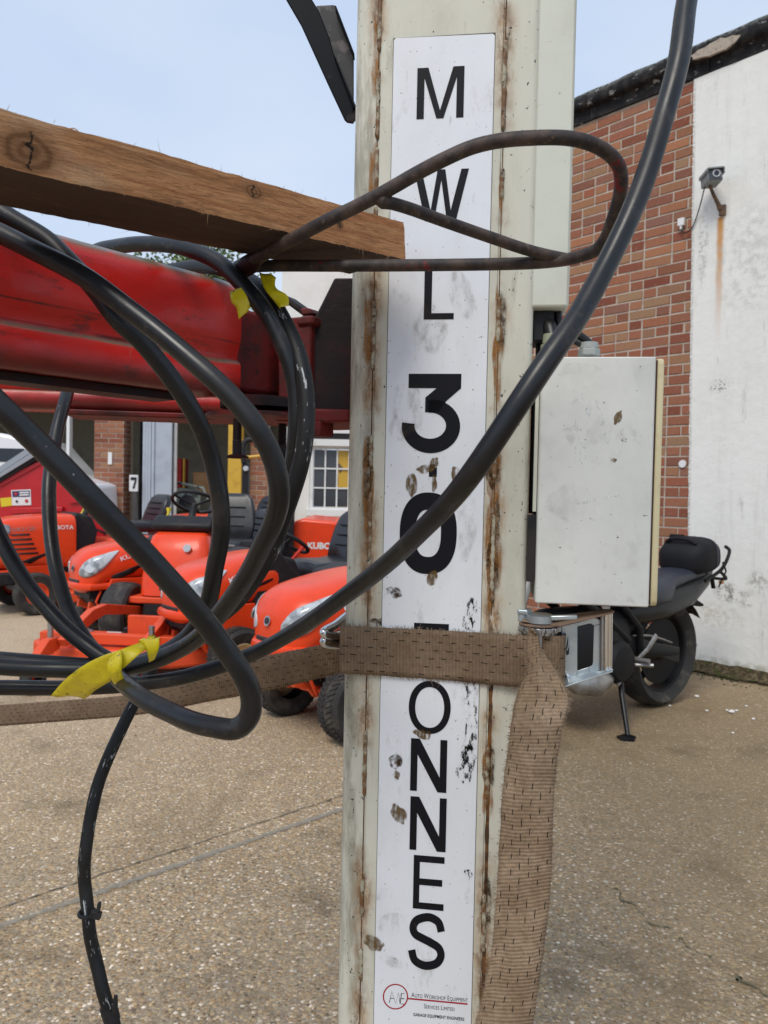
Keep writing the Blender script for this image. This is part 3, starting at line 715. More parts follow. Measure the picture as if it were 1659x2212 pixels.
    m_ = MB(); m_.prism([(dash+.14, z0-.06), (dash+.10, z1+.0), (dash+.02, z1+.07), (dash-.14, z1+.03), (dash-.20, z1-.12), (dash-.12, z0-.10)], -.215, .215); ds = m_.build('dash', black_pl, T_, world=False, bevel=.03, bseg=3)
    for y_, mt in ((.14, red_pl), (-.15, yellow_pl)):
        m_ = MB(); m_.tube([V((dash-.13, y_, z1+.0)), V((dash-.20, y_*1.25, z1+.09)), V((dash-.21, y_*1.27, z1+.105))], [.008, .012, .016], 8); m_.build('lever', mt, ds, world=False)
    steering(T_, dash-.20, z1+.14, .165, .55)
    if lamps:
        m_ = MB(); m_.tube([V((nose-.62, sd_*hood.y(nose-.62, zf+.05, .002), zf+.05)) for sd_ in (1,)]+[V((nose-.62+.1*k, hood.y(nose-.62+.1*k, zf+.05-.012*k, .002), zf+.05-.012*k)) for k in range(1, 6)], .003, 6); m_.build('hood_seam', ink, hd, world=False)
        for sd in (-1, 1):
            m_ = MB(); m_.prism([(nose-.22, .30), (nose-.08, .33), (nose-.07, .27), (nose-.16, .25), (nose-.20, .20), (nose-.26, .20)], sd*.10, sd*.13); m_.build('hitch_bracket', orange_dull, T_, world=False, bevel=.005)
            m_ = MB(); m_.tube([V((nose-.14, sd*.20, .42)), V((nose-.10, sd*.21, .34)), V((nose-.16, sd*.20, .24)), V((nose-.26, sd*.16, .22))], .009, 8); m_.build('lift_rod', orange, T_, world=False)
            m_ = MB(); bx(m_, nose-.30, nose-.24, sd*.171, sd*.175, .30, .36); m_.build('white_label', white_pl, T_, world=False)
        m_ = MB(); m_.tube([V((nose-.24, -.22, .235)), V((nose-.22, 0, .225)), V((nose-.24, .22, .235))], .018, 8); m_.build('front_tie_bar', orange_dull, T_, world=False)
        m_ = MB(); m_.prism([(nose-.12, .30), (nose-.10, .33), (nose-.10, .38), (nose-.5, .38), (nose-.5, .26), (nose-.2, .26)], -.16, .16); m_.build('front_axle_housing', black_pl, T_, world=False, bevel=.01)
    seat(T_, seat_x, seat_z, .46, back)
    # cutting deck slung under the middle
    m_ = MB(); dk = [V((x_, y_, z_)) for z_, k in ((.10, 1), (.22, .98), (.25, .85)) for x_, y_ in []]
    m_.prism([(fx-.22, -.42), (fx-.14, -.25), (fx-.14, .25), (fx-.22, .42), (rx+.36, .46), (rx+.32, .2), (rx+.32, -.2), (rx+.36, -.46)], .09, .20, axis='z'); m_.build('cutting_deck', orange_dull, T_, world=False, bevel=.02)
    return T_

garden = lambda: Shell([(.80, .055, .445, .60), (.796, .10, .425, .63), (.782, .15, .408, .665), (.752, .195, .396, .702), (.70, .23, .40, .738), (.62, .25, .45, .765), (.50, .262, .475, .79), (.35, .266, .48, .815), (.22, .266, .48, .83), (.17, .262, .485, .835)])
TH = R(49)
rider_mower('nearest orange ride-on mower, its badge and both headlights facing out beside the post', 583, 3.80, TH, garden())
rider_mower('orange ride-on mower behind the hose loops, its black seat next to the post', 368, 4.75, TH, garden(), seat_x=-.38, seat_z=.68, back=.36)
rider_mower('orange ride-on mower with cream wheel hubs and a tall seat, beside the front deck mower', 160, 6.0, TH, garden(), seat_x=-.66, seat_z=.72, back=.28, rx=-.66, tread=False)
big = Shell([(.72, .16, .45, .78), (.70, .22, .43, .86), (.62, .255, .42, .89), (.35, .275, .41, .93), (.0, .28, .41, .945), (-.06, .27, .42, .94)], 5)
T1 = rider_mower('larger orange tractor with a square hood and orange hubs, before the red collector', -37, 7.3, TH, big, seat_x=-.75, seat_z=.80, hub=orange_dull, fx=.35, fr=.2, fy=.38, rr_=.32, rx=-.75, back=.30, dash=-.10, text=False, name='compact_tractor', tread=False, lamps=False)
hd1 = [o for o in COL.objects if o.parent == T1 and o.name.startswith('hood')][0]
for k in range(5):
    z_ = .56+.045*k; pt = big.patch(([(.58-.01*k, z_+.02), (.4, z_+.024), (.30+.02*k, z_+.026)], [(.58-.01*k, z_+.005), (.4, z_+.006), (.30+.02*k, z_+.008)]), 1, .003); pt.build('vent_slot', ink, hd1, world=False, solid=.004)
big.text('KUBOTA', .22, .80, -.03, .80, .055, 1, .006, .015).build('lettering', white_ink, hd1, world=False, smooth=0)
big.text('GR2120', .54, .785, .33, .795, .05, 1, .006, .005).build('lettering', grey_ink, hd1, world=False, smooth=0)
big.patch(([(.695, .83), (.66, .85), (.60, .855), (.55, .84)], [(.69, .78), (.66, .755), (.61, .75), (.55, .765)]), 1, .006).build('headlight', lens, hd1, world=False, solid=.005)
m = MB(); bx(m, .40, .80, -.30, .30, .28, .40); m.build('front_weight', black_pl, T1, world=False, bevel=.02)
m = MB(); bx(m, .801, .81, .10, .26, .31, .37); m.build('yellow_label', yellow_pl, T1, world=False)
# another large tractor further back and a utility vehicle by the window
T5 = copy_tree(T1); p5, h5 = heading(345, 8.3, R(35)); T5.matrix_world = frame(V((p5.x, p5.y, 0))-h5*.72, h5); MW[T5.name] = T5.matrix_world.copy()
T5['label'] = 'orange tractor half hidden behind the front deck mower, nearest the workshop doors'

# ------------------------------------------------------------------ mower with its cutting deck out in front
p, h = heading(275, 5.0, R(7)); 
FM = thing('front_deck_mower', 'orange front deck mower with its frame arms and caster wheels reaching forward', 'mower', frame(V((p.x, p.y, 0)), h), 'orange mowers and tractors parked in a row')
def fb(name, mat, x0, x1, y0, y1, z0, z1, **k):
    m_ = MB(); bx(m_, x0, x1, y0, y1, z0, z1); return m_.build(name, mat, FM, world=False, **k)
m = MB(); rings = []
for z_, x0, x1, hw in ((.42, -1.12, -.72, .27), (.55, -1.1, -.74, .27), (.75, -1.06, -.80, .25), (.86, -1.04, -.85, .22), (.89, -1.02, -.9, .19)):
    rings.append([V(((x0+x1)/2+(x1-x0)/2*math.copysign(abs(math.cos(a))**.45, math.cos(a)), hw*math.copysign(abs(math.sin(a))**.45, math.sin(a)), z_)) for a in [2*math.pi*k/24 for k in range(24)]])
m.loft(rings); cw_ = m.build('cowl', orange, FM, world=False, smooth=50)
m = MB(); m.lathe([(0, 0), (.03, 0), (.03, .006), (0, .006)], (-.79, .1, .78), (1, 0, .25), 18); m.build('badge', steel, cw_, world=False)
m = MB(); m.prism([(-1.25, .86), (-.92, .90), (-.90, .95), (-1.0, 1.02), (-1.22, .96)], -.24, .24); cs = m.build('console', black_pl, FM, world=False, bevel=.02)
steering(FM, -1.2, 1.12, .18, .5)
for y_, mt, x_ in ((.2, red_pl, -1.12), (-.2, yellow_pl, -1.05), (.26, blue_pl, -.98)):
    m = MB(); m.tube([V((x_, y_, .93)), V((x_-.05, y_+.02, 1.03)), V((x_-.06, y_+.02, 1.07))], [.008, .01, .022], 8); m.build('lever', mt, cs, world=False)
fb('footplate', orange_dull, -1.5, -.72, -.5, .5, .36, .41, bevel=.01); fb('platform', orange, -2.2, -1.4, -.42, .42, .45, .66, bevel=.05, bseg=3)
fb('side_label', yellow_pl, -1.39, -1.36, .22, .40, .50, .60)
seat(FM, -1.85, .72, .46, .42); fb('chassis', black_pl, -2.3, -.7, -.2, .2, .2, .36)
for sd in (-1, 1):
    wheel(FM, (-.85, sd*.42, .25), .25, .2, cream_hub, sd, 'drive_wheel', False); wheel(FM, (-2.0, sd*.36, .2), .2, .15, cream_hub, sd, 'rear_wheel', False)
    m = MB(); m.prism([(-.95, .30), (-.95, .24), (-.20, .36), (-.05, .34), (.30, .24), (.33, .29), (-.03, .42), (-.22, .43)], sd*.24, sd*.29); m.build('lift_link', orange_dull, FM, world=False, bevel=.005)
    m = MB(); m.prism([(.28, .30), (.40, .30), (.52, .22), (.52, .13), (.46, .13), (.44, .20), (.28, .22)], sd*.295, sd*.35); m.build('caster_bracket', orange_dull, FM, world=False, bevel=.005)
    wheel(FM, (.52, sd*.325, .10), .10, .07, red_pl, sd, 'caster_wheel', False)
    m = MB(); m.cyl((.34, sd*.325, .2), (.34, sd*.325, .40), .018, 10); m.build('caster_pin', steel, FM, world=False)
m = MB(); m.prism([(-.35, -.62), (.05, -.62), (.22, -.4), (.26, 0), (.22, .4), (.05, .62), (-.35, .62)], .11, .22, axis='z'); m.build('deck_shell', orange_dull, FM, world=False, bevel=.02)
fb('deck_crossbar', orange_dull, .10, .17, -.5, .5, .235, .30, bevel=.005)
for y_, s_ in ((-.4, 1), (0, 1), (.4, 1)):
    m = MB(); m.lathe([(0, .22), (.13, .22), (.12, .26), (.05, .27), (.05, .30), (0, .30)], (-.08, y_, 0), (0, 0, 1), 18); m.build('spindle_cover', black_pl if y_ == 0 else steel, FM, world=False)
fb('upright_plate', orange_dull, -.02, .02, .02, .30, .236, .40, bevel=.004); fb('white_label', white_pl, .021, .024, -.12, -.02, .25, .29)

# ------------------------------------------------------------------ orange utility vehicle by the window
a, b = P(628, 1190, 7.6), P(860, 1131, 7.6)
UV_ = thing('utility_vehicle', 'orange utility vehicle body with white lettering under the white window', 'utility vehicle', Matrix.Translation(V((a.x, a.y, 0))))
m = MB(); bz = b.z; L = b.x-a.x
m.prism([(a.x+.03, .45), (a.x, .62), (a.x+.02, bz+.0), (a.x+.12, bz+.03), (b.x, bz-.04), (b.x, .45)], a.y, a.y+1.2); bd = m.build('cargo_bed', orange, UV_, bevel=.03, bseg=3)
vs_, fs = text_mesh('KUBOTA', .085, .004); x_ = P(664, 1176, 7.6)
m = MB(); m.add([V((x_.x+q[0], a.y-.004, x_.z-.04+q[1])) for q in vs_], fs); m.build('lettering', white_ink, bd, smooth=0)
m = MB(); pa_ = P(624, 1135, 7.5); bx(m, pa_.x-.05, pa_.x+.05, 7.45, 7.55, .4, P(624, 1090, 7.5).z); m.build('roll_bar', black_pl, UV_, bevel=.01)
for x_ in (a.x+.25, b.x-.2):
    m = MB(); m.lathe([(.1, -.1), (.24, -.1), (.27, -.06), (.27, .06), (.24, .1), (.1, .1)], (x_, a.y+.12, .27), (0, 1, 0), 24); m.build('wheel', tyre_mat, UV_)
m = MB(); bx(m, a.x+.05, b.x, a.y+.1, a.y+1.1, .3, .449); m.build('chassis', black_pl, UV_)

# ------------------------------------------------------------------ mast of a black attachment before the brick
dm = 9.5; T_ = thing('black_mast', 'black steel mast with a hooked top standing before the yellow column', 'mast', Matrix.Translation(V((P(530, 1050, dm).x, dm, 0))))
a, b = P(523, 1000, dm), P(537, 1000, dm); m = MB(); bx(m, a.x, b.x, dm, dm+.12, 0, P(530, 1000, dm).z); m.build('post', black_pl, T_, bevel=.01)
m = MB(); m.tube([P(x, y, dm) for x, y in spline([(527, 1000), (525, 975), (528, 958), (538, 950), (552, 953), (556, 966)], 5)], .035, 10); m.build('hook', black_pl, T_)
a = P(531, 1012, dm-.02); m = MB(); m.lathe([(0, 0), (.035, 0), (.03, .03), (0, .03)], a, (0, -1, 0), 14); m.build('lamp', lens, T_)
m = MB(); m.tube([P(532, 988, dm), P(563, 985, dm)], .02, 8); m.build('cross_bar', yellow_steel, T_)

# ------------------------------------------------------------------ red collector trailer and the van beyond
deep_red = M('deep_red_paint', (.50, .006, .012), .38, layers=((3, (.40, .006, .012), .45, .7), (40, (.2, .02, .02), .7, .78)), coat=.2)
grey_metal = M('grey_edge', (.30, .33, .37), .45)
dd = 8.7
def prism_px(name, mat, pts, d, dep, parent, bevel=0):
    q = [P(x, y, d) for x, y in pts]; m_ = MB(); m_.prism([(v_.x, v_.z) for v_ in q], d, d+dep); return m_.build(name, mat, parent, bevel=bevel)
c0 = P(60, 1200, dd); RC = thing('collector_trailer', 'red high sided collector trailer with warning stickers, left of the brick pier', 'trailer', Matrix.Translation(V((c0.x, dd, 0))))
body = prism_px('body', deep_red, [(-120, 1130), (-60, 1078), (2, 1041), (92, 987), (112, 1000), (222, 1128), (228, 1165), (222, 1205), (-120, 1205)], dd, .5, RC, .02)
prism_px('top_edge', black_pl, [(-62, 1072), (-2, 1033), (92, 978), (96, 984), (2, 1040.5), (-60, 1077.5)], dd-.05, .55, RC)
prism_px('edge_rail', grey_metal, [(-62, 1064), (-2, 1024), (84, 968), (90, 977), (-2, 1032.5), (-62, 1071.5)], dd-.08, .12, RC); prism_px('edge_rail', grey_metal, [(-66, 1050), (-2, 1009), (76, 958), (83, 967), (-2, 1023), (-63, 1063)], dd-.03, .1, RC)
prism_px('rib', deep_red, [(22, 1098), (134, 1095), (134, 1106), (22, 1111)], dd-.06, .058, RC, .01); prism_px('rib', deep_red, [(0, 1038), (92, 993), (94, 1000), (0, 1052)], dd-.02, .018, RC)
prism_px('rib', deep_red, [(150, 1080), (226, 1072), (227, 1079), (150, 1087)], dd-.03, .028, RC)
prism_px('groove', black_pl, [(196, 1137), (228, 1150), (229, 1155), (196, 1141)], dd-.012, .01, RC)
sk = prism_px('warning_sticker', white_pl, [(24, 1059), (66, 1057), (67, 1091), (26, 1092)], dd-.008, .006, RC)
red_ink = M('red_ink', (.5, .02, .02), .5); navy = M('navy_ink', (.03, .04, .12), .5)
prism_px('blue_panel', navy, [(26, 1061), (64, 1059.5), (64.3, 1073), (26.5, 1074)], dd-.010, .0015, sk); prism_px('text_strip', white_pl, [(42, 1063), (62, 1062), (62, 1065), (42, 1066)], dd-.013, .002, sk); prism_px('text_strip', white_pl, [(42, 1068), (62, 1067), (62, 1070), (42, 1071)], dd-.013, .002, sk)
for x_, y_, mt in ((34, 1067, red_ink), (36, 1083, ink), (57, 1082, red_ink)):
    c_ = P(x_, y_, dd-.012); m = MB(); m.lathe([(0, 0), (.019 if mt is not ink else .014, 0), (.017 if mt is not ink else .013, .003), (0, .003)], c_, (0, -1, 0), 12); m.build('symbol', mt, sk)
prism_px('yellow_sticker', yellow_pl, [(0, 1076), (24, 1074), (26, 1092), (2, 1095)], dd-.006, .004, RC)
for x_ in (-40, 190):
    c_ = P(x_, 1216, dd+.15); m = MB(); m.lathe([(.1, -.1), (.24, -.1), (.27, -.05), (.27, .05), (.24, .1), (.1, .1)], (c_.x, c_.y, .27), (0, 1, 0), 24); m.build('wheel', tyre_mat, RC)
van_white = M('van_white', (.78, .80, .83), .3, coat=.3); van_glass = M('van_glass', (.02, .025, .035), .08)
dv = 11.0; a, b = P(-190, 1050, dv), P(66, 1050, dv)
VN = thing('parked_van', 'white van parked behind the red collector trailer', 'van', Matrix.Translation(V(((a.x+b.x)/2, dv, 0))))
zr, zw = P(30, 936, dv).z, P(30, 969, dv).z; zl_ = P(30, 998, dv).z
m = MB(); m.prism([(a.x, .3), (a.x, zr-.1), (a.x+.2, zr), (b.x-.45, zr), (b.x-.15, zr-.06), (b.x-.02, zw), (b.x+.25, zl_-.1), (b.x+.95, zl_-.3), (b.x+1.0, .3)], dv, dv+1.8); vb = m.build('body', van_white, VN, bevel=.05, bseg=3)
m = MB(); m.prism([(a.x+.3, zl_), (a.x+.3, zw), (b.x-.1, zw), (b.x+.12, zl_)], dv-.008, dv+.02); m.build('side_window', van_glass, VN)
m = MB(); bx(m, a.x, b.x+.9, dv-.02, dv-.001, .55, .62); m.build('rub_strip', black_pl, VN)
for x_ in (a.x+.6, b.x+.4):
    m = MB(); m.lathe([(.1, -.1), (.28, -.1), (.32, -.05), (.32, .05), (.28, .1), (.1, .1)], (x_, dv+.08, .32), (0, 1, 0), 24); m.build('wheel', tyre_mat, VN)

# ------------------------------------------------------------------ motorcycle by the wall
bike_blk = M('bike_black', (.008, .009, .011), .35, layers=((9, (.02, .02, .022), .5, .75, .55),), spec=.35); bike_mat = M('bike_matt_black', (.010, .010, .011), .6, spec=.25)
bike_seat = M('bike_seat', (.028, .033, .048), .42, spec=.4); alloy = M('dull_alloy', (.34, .33, .31), .42, .6, layers=((12, (.2, .19, .18), .45, .7),)); fabric_blk = M('black_nylon', (.008, .008, .010), .7, bump=(220, .3), spec=.3)
rc = G(1412, 1520); BH = V((-.80, -.60, 0)); BK = thing('motorcycle', 'black motorcycle on its side stand with a tail bag, against the brick wall', 'motorcycle', frame(rc, BH))
def bm_(fn, name, mat, parent=None, **k):
    m_ = MB(); fn(m_); return m_.build(name, mat, parent or BK, world=False, **k)
def bwheel(name, x, r, w_):
    h_ = w_/2
    ty = bm_(lambda q: q.lathe([(r*.74, -h_*.55), (r*.80, -h_*.8), (r*.9, -h_), (r*.97, -h_*.72), (r, -h_*.25), (r, h_*.25), (r*.97, h_*.72), (r*.9, h_), (r*.80, h_*.8), (r*.74, h_*.55)], (x, 0, r), (0, 1, 0), 40), name, tyre_mat, smooth=40)
    bm_(lambda q: q.lathe([(r*.76, -h_*.6), (r*.70, -h_*.5), (r*.68, 0), (r*.70, h_*.5), (r*.76, h_*.6), (r*.74, 0)], (x, 0, r), (0, 1, 0), 40), 'rim', bike_mat, ty)
    for k in range(5):
        a_ = 2*math.pi*k/5+.4; d_ = V((math.cos(a_), 0, math.sin(a_))); bm_(lambda q: q.tube([V((x, 0, r))+d_*.04, V((x, 0, r))+d_*r*.72], [.035, .018], 6, flat=.6), 'spoke', bike_mat, ty)
    bm_(lambda q: q.lathe([(.05, -h_*.6), (.12, -h_*.6), (.12, -h_*.6-.006), (.05, -h_*.6-.006)], (x, 0, r), (0, 1, 0), 28), 'brake_disc', steel, ty)
    bm_(lambda q: q.lathe([(.02, -h_*.5), (.05, -h_*.5), (.05, h_*.6), (.02, h_*.6)], (x, 0, r), (0, 1, 0), 18), 'axle_hub', bike_mat, ty)
    bm_(lambda q: q.lathe([(.05, h_*.3), (r*.6, h_*.3), (r*.6, h_*.3+.006), (.05, h_*.3+.006)], (x, 0, r), (0, 1, 0), 40), 'sprocket', bike_mat, ty)
bwheel('rear_wheel', 0, .325, .18); bwheel('front_wheel', 1.42, .31, .12)
def ell(x, y, z, hw, hz, e=.7, n=20): return [V((x, y+hw*math.copysign(abs(math.cos(a))**e, math.cos(a)), z+hz*math.copysign(abs(math.sin(a))**e, math.sin(a)))) for a in [2*math.pi*k/n for k in range(n)]]
for s_ in (-1, 1):
    bm_(lambda q: q.tube([V((-.03, s_*.12, .325)), V((.25, s_*.125, .37)), V((.56, s_*.10, .42))], [.035, .04, .045], 8, flat=.5), 'swingarm', bike_mat)
    bm_(lambda q: q.prism([(-.04, .36), (.24, .42), (.5, .5), (.52, .40), (.2, .34), (-.04, .27)], s_*.128, s_*.136), 'chain_guard', bike_blk, bevel=.01)
bm_(lambda q: q.loft([ell(.40, 0, .45, .11, .14), ell(.5, 0, .43, .17, .2), ell(.75, 0, .42, .19, .22), ell(.95, 0, .44, .17, .2), ell(1.02, 0, .46, .1, .14)]), 'engine', bike_mat, smooth=60)
bm_(lambda q: q.lathe([(0, 0), (.11, 0), (.115, .03), (.09, .06), (.03, .07), (0, .07)], (.62, .17, .36), (0, 1, 0), 24), 'clutch_cover', bike_mat)
bm_(lambda q: q.tube([V((.98, .1, .32)), V((.92, .16, .28)), V((.80, .18, .27)), V((.70, .17, .28))], [.03, .055, .068, .05], 16), 'exhaust_box', alloy)
bm_(lambda q: q.loft([ell(.50, 0, .72, .10, .06), ell(.6, 0, .76, .15, .11), ell(.8, 0, .82, .18, .14), ell(1.0, 0, .84, .17, .13), ell(1.12, 0, .84, .09, .07)]), 'fuel_tank', bike_blk, smooth=60)
bm_(lambda q: q.loft([ell(.62, 0, .68, .10, .05), ell(.5, 0, .69, .175, .075), ell(.3, 0, .69, .20, .085), ell(.12, 0, .70, .185, .095), ell(.02, 0, .745, .14, .06), ell(-.15, 0, .765, .12, .045), ell(-.35, 0, .78, .10, .030), ell(-.42, 0, .78, .05, .015)]), 'saddle', bike_seat, smooth=60)
bm_(lambda q: q.loft([ell(.55, 0, .58, .12, .05), ell(.35, 0, .60, .175, .085), ell(.1, 0, .62, .17, .10), ell(-.2, 0, .665, .14, .09), ell(-.42, 0, .73, .09, .06), ell(-.54, 0, .78, .04, .02)]), 'tail_fairing', bike_blk, smooth=60)
bm_(lambda q: q.loft([ell(.36, 0, .50, .08, .06), ell(.2, 0, .56, .11, .05), ell(-.05, 0, .62, .11, .03), ell(-.25, 0, .62, .1, .02), ell(-.36, 0, .58, .09, .015)]), 'rear_mudguard', bike_mat, smooth=60)
for s_ in (-1, 1):
    bm_(lambda q: q.tube([V(k) for k in spline([(-.28, s_*.14, .74), (-.48, s_*.13, .80), (-.62, s_*.10, .90), (-.66, s_*.05, .93)], 5)], .011, 8), 'grab_rail', bike_mat)
    bm_(lambda q: q.tube([V((1.42, s_*.09, .31)), V((1.18, s_*.09, .92))], .024, 10), 'fork_leg', alloy)
    bm_(lambda q: q.tube([V((1.18, 0, .98)), V((1.16, s_*.2, 1.0)), V((1.02, s_*.38, 1.0))], .014, 8), 'handlebar', bike_mat)
    bm_(lambda q: q.tube([V((.48, s_*.14, .36)), V((.46, s_*.27, .36))], .014, 8), 'footpeg', alloy)
    bm_(lambda q: q.loft([ell(-.50, s_*.11, .715, .008, .010), ell(-.52, s_*.11, .715, .014, .012), ell(-.54, s_*.11, .715, .006, .006)]), 'indicator', M('amber', (.5, .2, .02), .3))
bm_(lambda q: q.tube([V((-.54, 0, .76)), V((-.60, 0, .72)), V((-.62, 0, .66))], .014, 8), 'plate_bracket', bike_mat)
bm_(lambda q: q.tube([V(k) for k in spline([(-.52, .10, .78), (-.60, .09, .74), (-.66, .05, .72), (-.66, -.05, .72), (-.60, -.09, .74), (-.52, -.10, .78)], 4)], .010, 8), 'rear_loop', bike_mat)
bm_(lambda q: q.lathe([(0, 0), (.09, 0), (.1, -.08), (.05, -.14), (0, -.14)], (1.33, 0, .88), (1, 0, -.1), 24), 'headlamp', bike_blk)
ks = bm_(lambda q: q.tube([V((.55, .15, .30)), V((.62, .22, .18)), V((.68, .30, .03)), V((.69, .31, .012))], [.017, .015, .013, .012], 10), 'side_stand', bike_blk)
bm_(lambda q: q.prism([(.66, .28), (.74, .28), (.76, .32), (.72, .37), (.66, .34)], .001, .012, axis='z'), 'stand_foot', bike_blk, ks)
bm_(lambda q: q.tube([V((.44, .17, .34)), V((.36, .19, .40)), V((.28, .19, .47))], [.009, .014, .017], 8, flat=.4), 'heel_plate', alloy); bm_(lambda q: q.tube([V((.48, .17, .33)), V((.60, .20, .27)), V((.66, .22, .25))], .009, 8), 'gear_lever', alloy)
bm_(lambda q: q.tube([V((.47, .19, .33)), V((.42, .27, .335))], .012, 8), 'peg_rubber', steel)
m = MB(); rows = []
for k in range(12):
    a = R(35+k*12); rows.append([V((-.352*math.cos(a)*1.0, y_, .325+.352*math.sin(a)-(.02 if abs(y_) > .09 else 0))) for y_ in (-.11, -.06, 0, .06, .11)])
m.grid(rows); m.build('hugger', bike_mat, BK, world=False, solid=.004)
bm_(lambda q: q.tube([V(k) for k in spline([(.0, .105, .385), (.25, .12, .455), (.5, .12, .47)], 4)], .007, 6, flat=1.2), 'chain', alloy)
bm_(lambda q: q.tube([V((.10, .0, .62)), V((.30, 0, .42))], .035, 10), 'shock_absorber', alloy)
for s_ in (-1, 1):
    bm_(lambda q: q.tube([V((.55, s_*.15, .66)), V((.40, s_*.16, .52)), V((.36, s_*.15, .36))], .02, 8), 'frame_tube', bike_mat)
    bm_(lambda q: q.tube([V((.95, s_*.13, .75)), V((.70, s_*.16, .60)), V((.50, s_*.16, .46))], .022, 8), 'frame_tube', bike_mat)
# bag strapped on the tail
TB = thing('tail_bag', 'black rounded nylon bag strapped on the motorcycle tail', 'bag', BK.matrix_world @ Matrix.Translation(V((-.36, 0, .775))) @ Matrix.Rotation(R(7), 4, 'Y'))
def be(x, hw, z0, z1, e=.55, n=28): return [V((x, hw*math.copysign(abs(math.cos(a))**e, math.cos(a)), (z0+z1)/2+(z1-z0)/2*math.copysign(abs(math.sin(a))**e, math.sin(a)))) for a in [2*math.pi*k/n for k in range(n)]]
m = MB(); m.loft([be(.168, .05, .05, .11, .7), be(.160, .10, .02, .15, .7), be(.13, .14, 0, .19, .65), be(.06, .158, 0, .22, .6), be(-.03, .155, 0, .218, .6), be(-.10, .14, 0, .195, .65), be(-.145, .10, .02, .15, .7), be(-.155, .05, .04, .10, .7)]); m.build('shell', fabric_blk, TB, world=False, smooth=60)
m = MB(); zp = M('zip_tape', (.035, .028, .05), .6); m.loft([be(-.035, .158, -.002, .222, .6), be(-.055, .154, -.002, .217, .6)]); m.build('zip', zp, TB, world=False)
m = MB(); m.tube([V(k) for k in spline([(.10, .10, .20), (.11, .05, .225), (.11, -.05, .225), (.10, -.10, .20)], 4)], .012, 8); m.build('handle', fabric_blk, TB, world=False)
for s_ in (-1, 1):
    m = MB(); m.tube([V((-.1, s_*.152, .06)), V((-.12, s_*.16, 0)), V((-.1, s_*.12, -.10))], .010, 6, flat=.4); m.build('strap', fabric_blk, TB, world=False)
# ------------------------------------------------------------------ security camera and boxes on the wall
cam_grey = M('camera_grey', (.24, .27, .27), .55, layers=((25, (.16, .16, .15), .48, .7),)); cam_dark = M('camera_front', (.05, .058, .065), .4); rusty = M('rusty_steel', (.12, .085, .06), .8, layers=((40, (.26, .12, .04), .45, .65), (18, (.05, .045, .04), .5, .7)))
ring_m = M('lens_ring', (.5, .52, .56), .4)
def wloc(px, py, out): return wpx(px, py, out)+V((0, 0, 0))
cb = wloc(1537, 386, .15); SCm = WMX @ frame(cb, V((.70, -.72, 0)), V((0, -.12, 1))) @ Matrix.Scale(.86, 4)
SC = thing('security_camera', 'small grey security camera on a rusty arm above an orange rust streak', 'camera', SCm)
def sb(name, mat, x0, x1, y0, y1, z0, z1, par=None, **k):
    m_ = MB(); bx(m_, x0, x1, y0, y1, z0, z1); return m_.build(name, mat, par or SC, world=False, **k)
hs = sb('housing', cam_grey, -.085, .085, -.058, .058, -.048, .036, bevel=.006)
sb('front_plate', cam_dark, .0855, .089, -.050, .050, -.042, .034, hs)
m = MB(); m.prism([(-.068, .020), (-.068, .046), (-.058, .052), (.058, .052), (.068, .046), (.068, .0), (.062, .0), (.062, .042), (-.062, .042), (-.062, .020)], -.09, .108, axis='x'); m.build('sun_shield', cam_grey, SC, world=False)
m = MB(); m.tube([V((.092, .008+.026*math.cos(a), .006+.026*math.sin(a))) for a in [2*math.pi*k/24 for k in range(24)]], .0055, 8, closed=True); m.build('lens_ring', ring_m, hs, world=False)
m = MB(); m.lathe([(0, 0), (.021, 0), (.021, .004), (0, .004)], (.0893, .008, .006), (1, 0, 0), 20); m.build('lens', van_glass, hs, world=False)
for k in range(2): 
    m = MB(); m.lathe([(0, 0), (.004, 0), (.004, .003), (0, .003)], (.0893, .044, .0-.02*k), (1, 0, 0), 8); m.build('screw', ring_m, hs, world=False)
bp = wloc(1562, 455, .02); pts = [WMX @ wloc(1533, 400, .15), WMX @ wloc(1541, 420, .10), WMX @ wloc(1551, 440, .055), WMX @ wloc(1557, 452, .03)]
m = MB(); m.tube(pts, [.011, .012, .014, .022], 10); m.build('arm', rusty, SC)
m = MB(); q = WMX @ V((bp.x, -.028, bp.z)); m.box(q, (.045, .022, .072), WMX.to_3x3()); m.build('base_plate', rusty, SC, bevel=.004)
jb = thing('junction_box', 'small white junction box where the camera cable meets the brick', 'junction box', WMX @ Matrix.Translation(wloc(1474, 483, .01)))
m = MB(); bx(m, -.024, .024, -.03, .0, -.022, .034); m.build('cover', white_pl, jb, world=False, bevel=.004); m = MB(); m.cyl((0, -.015, -.045), (0, -.015, -.022), .012, 10); m.build('gland', white_pl, jb, world=False)
m = MB(); m.tube([WMX @ wloc(x, y, o_) for x, y, o_ in spline([(1522, 404, .15), (1516, 430, .09), (1507, 462, .04), (1497, 488, .03), (1487, 500, .026), (1478, 503, .03), (1473, 497, .03), (1473, 489, .03)], 6)], .0042, 8)
tag(m.build('camera_cable', black_rub), 'thin black cable hanging from the security camera to the white box', 'cable')
wl = thing('wall_box', 'little black box fixed to the brick above the tail bag', 'box', WMX @ Matrix.Translation(wloc(1462, 1166, .03)))
m = MB(); bx(m, -.045, .045, -.03, .028, -.04, .04); m.build('case', bike_mat, wl, world=False, bevel=.006); m = MB(); bx(m, -.03, .03, -.036, -.031, -.02, .02); m.build('lid', bike_blk, wl, world=False)
m = MB(); c_ = wpx(1476, 1002); m.lathe([(0, -.004), (.028, -.004), (.028, .006), (.0, .006)], WMX @ V((c_.x, -.010, c_.z)), WN, 18); tag(m.build('white_disc', white_pl), 'round white disc stuck on the brick beside the rendered bay', 'disc')

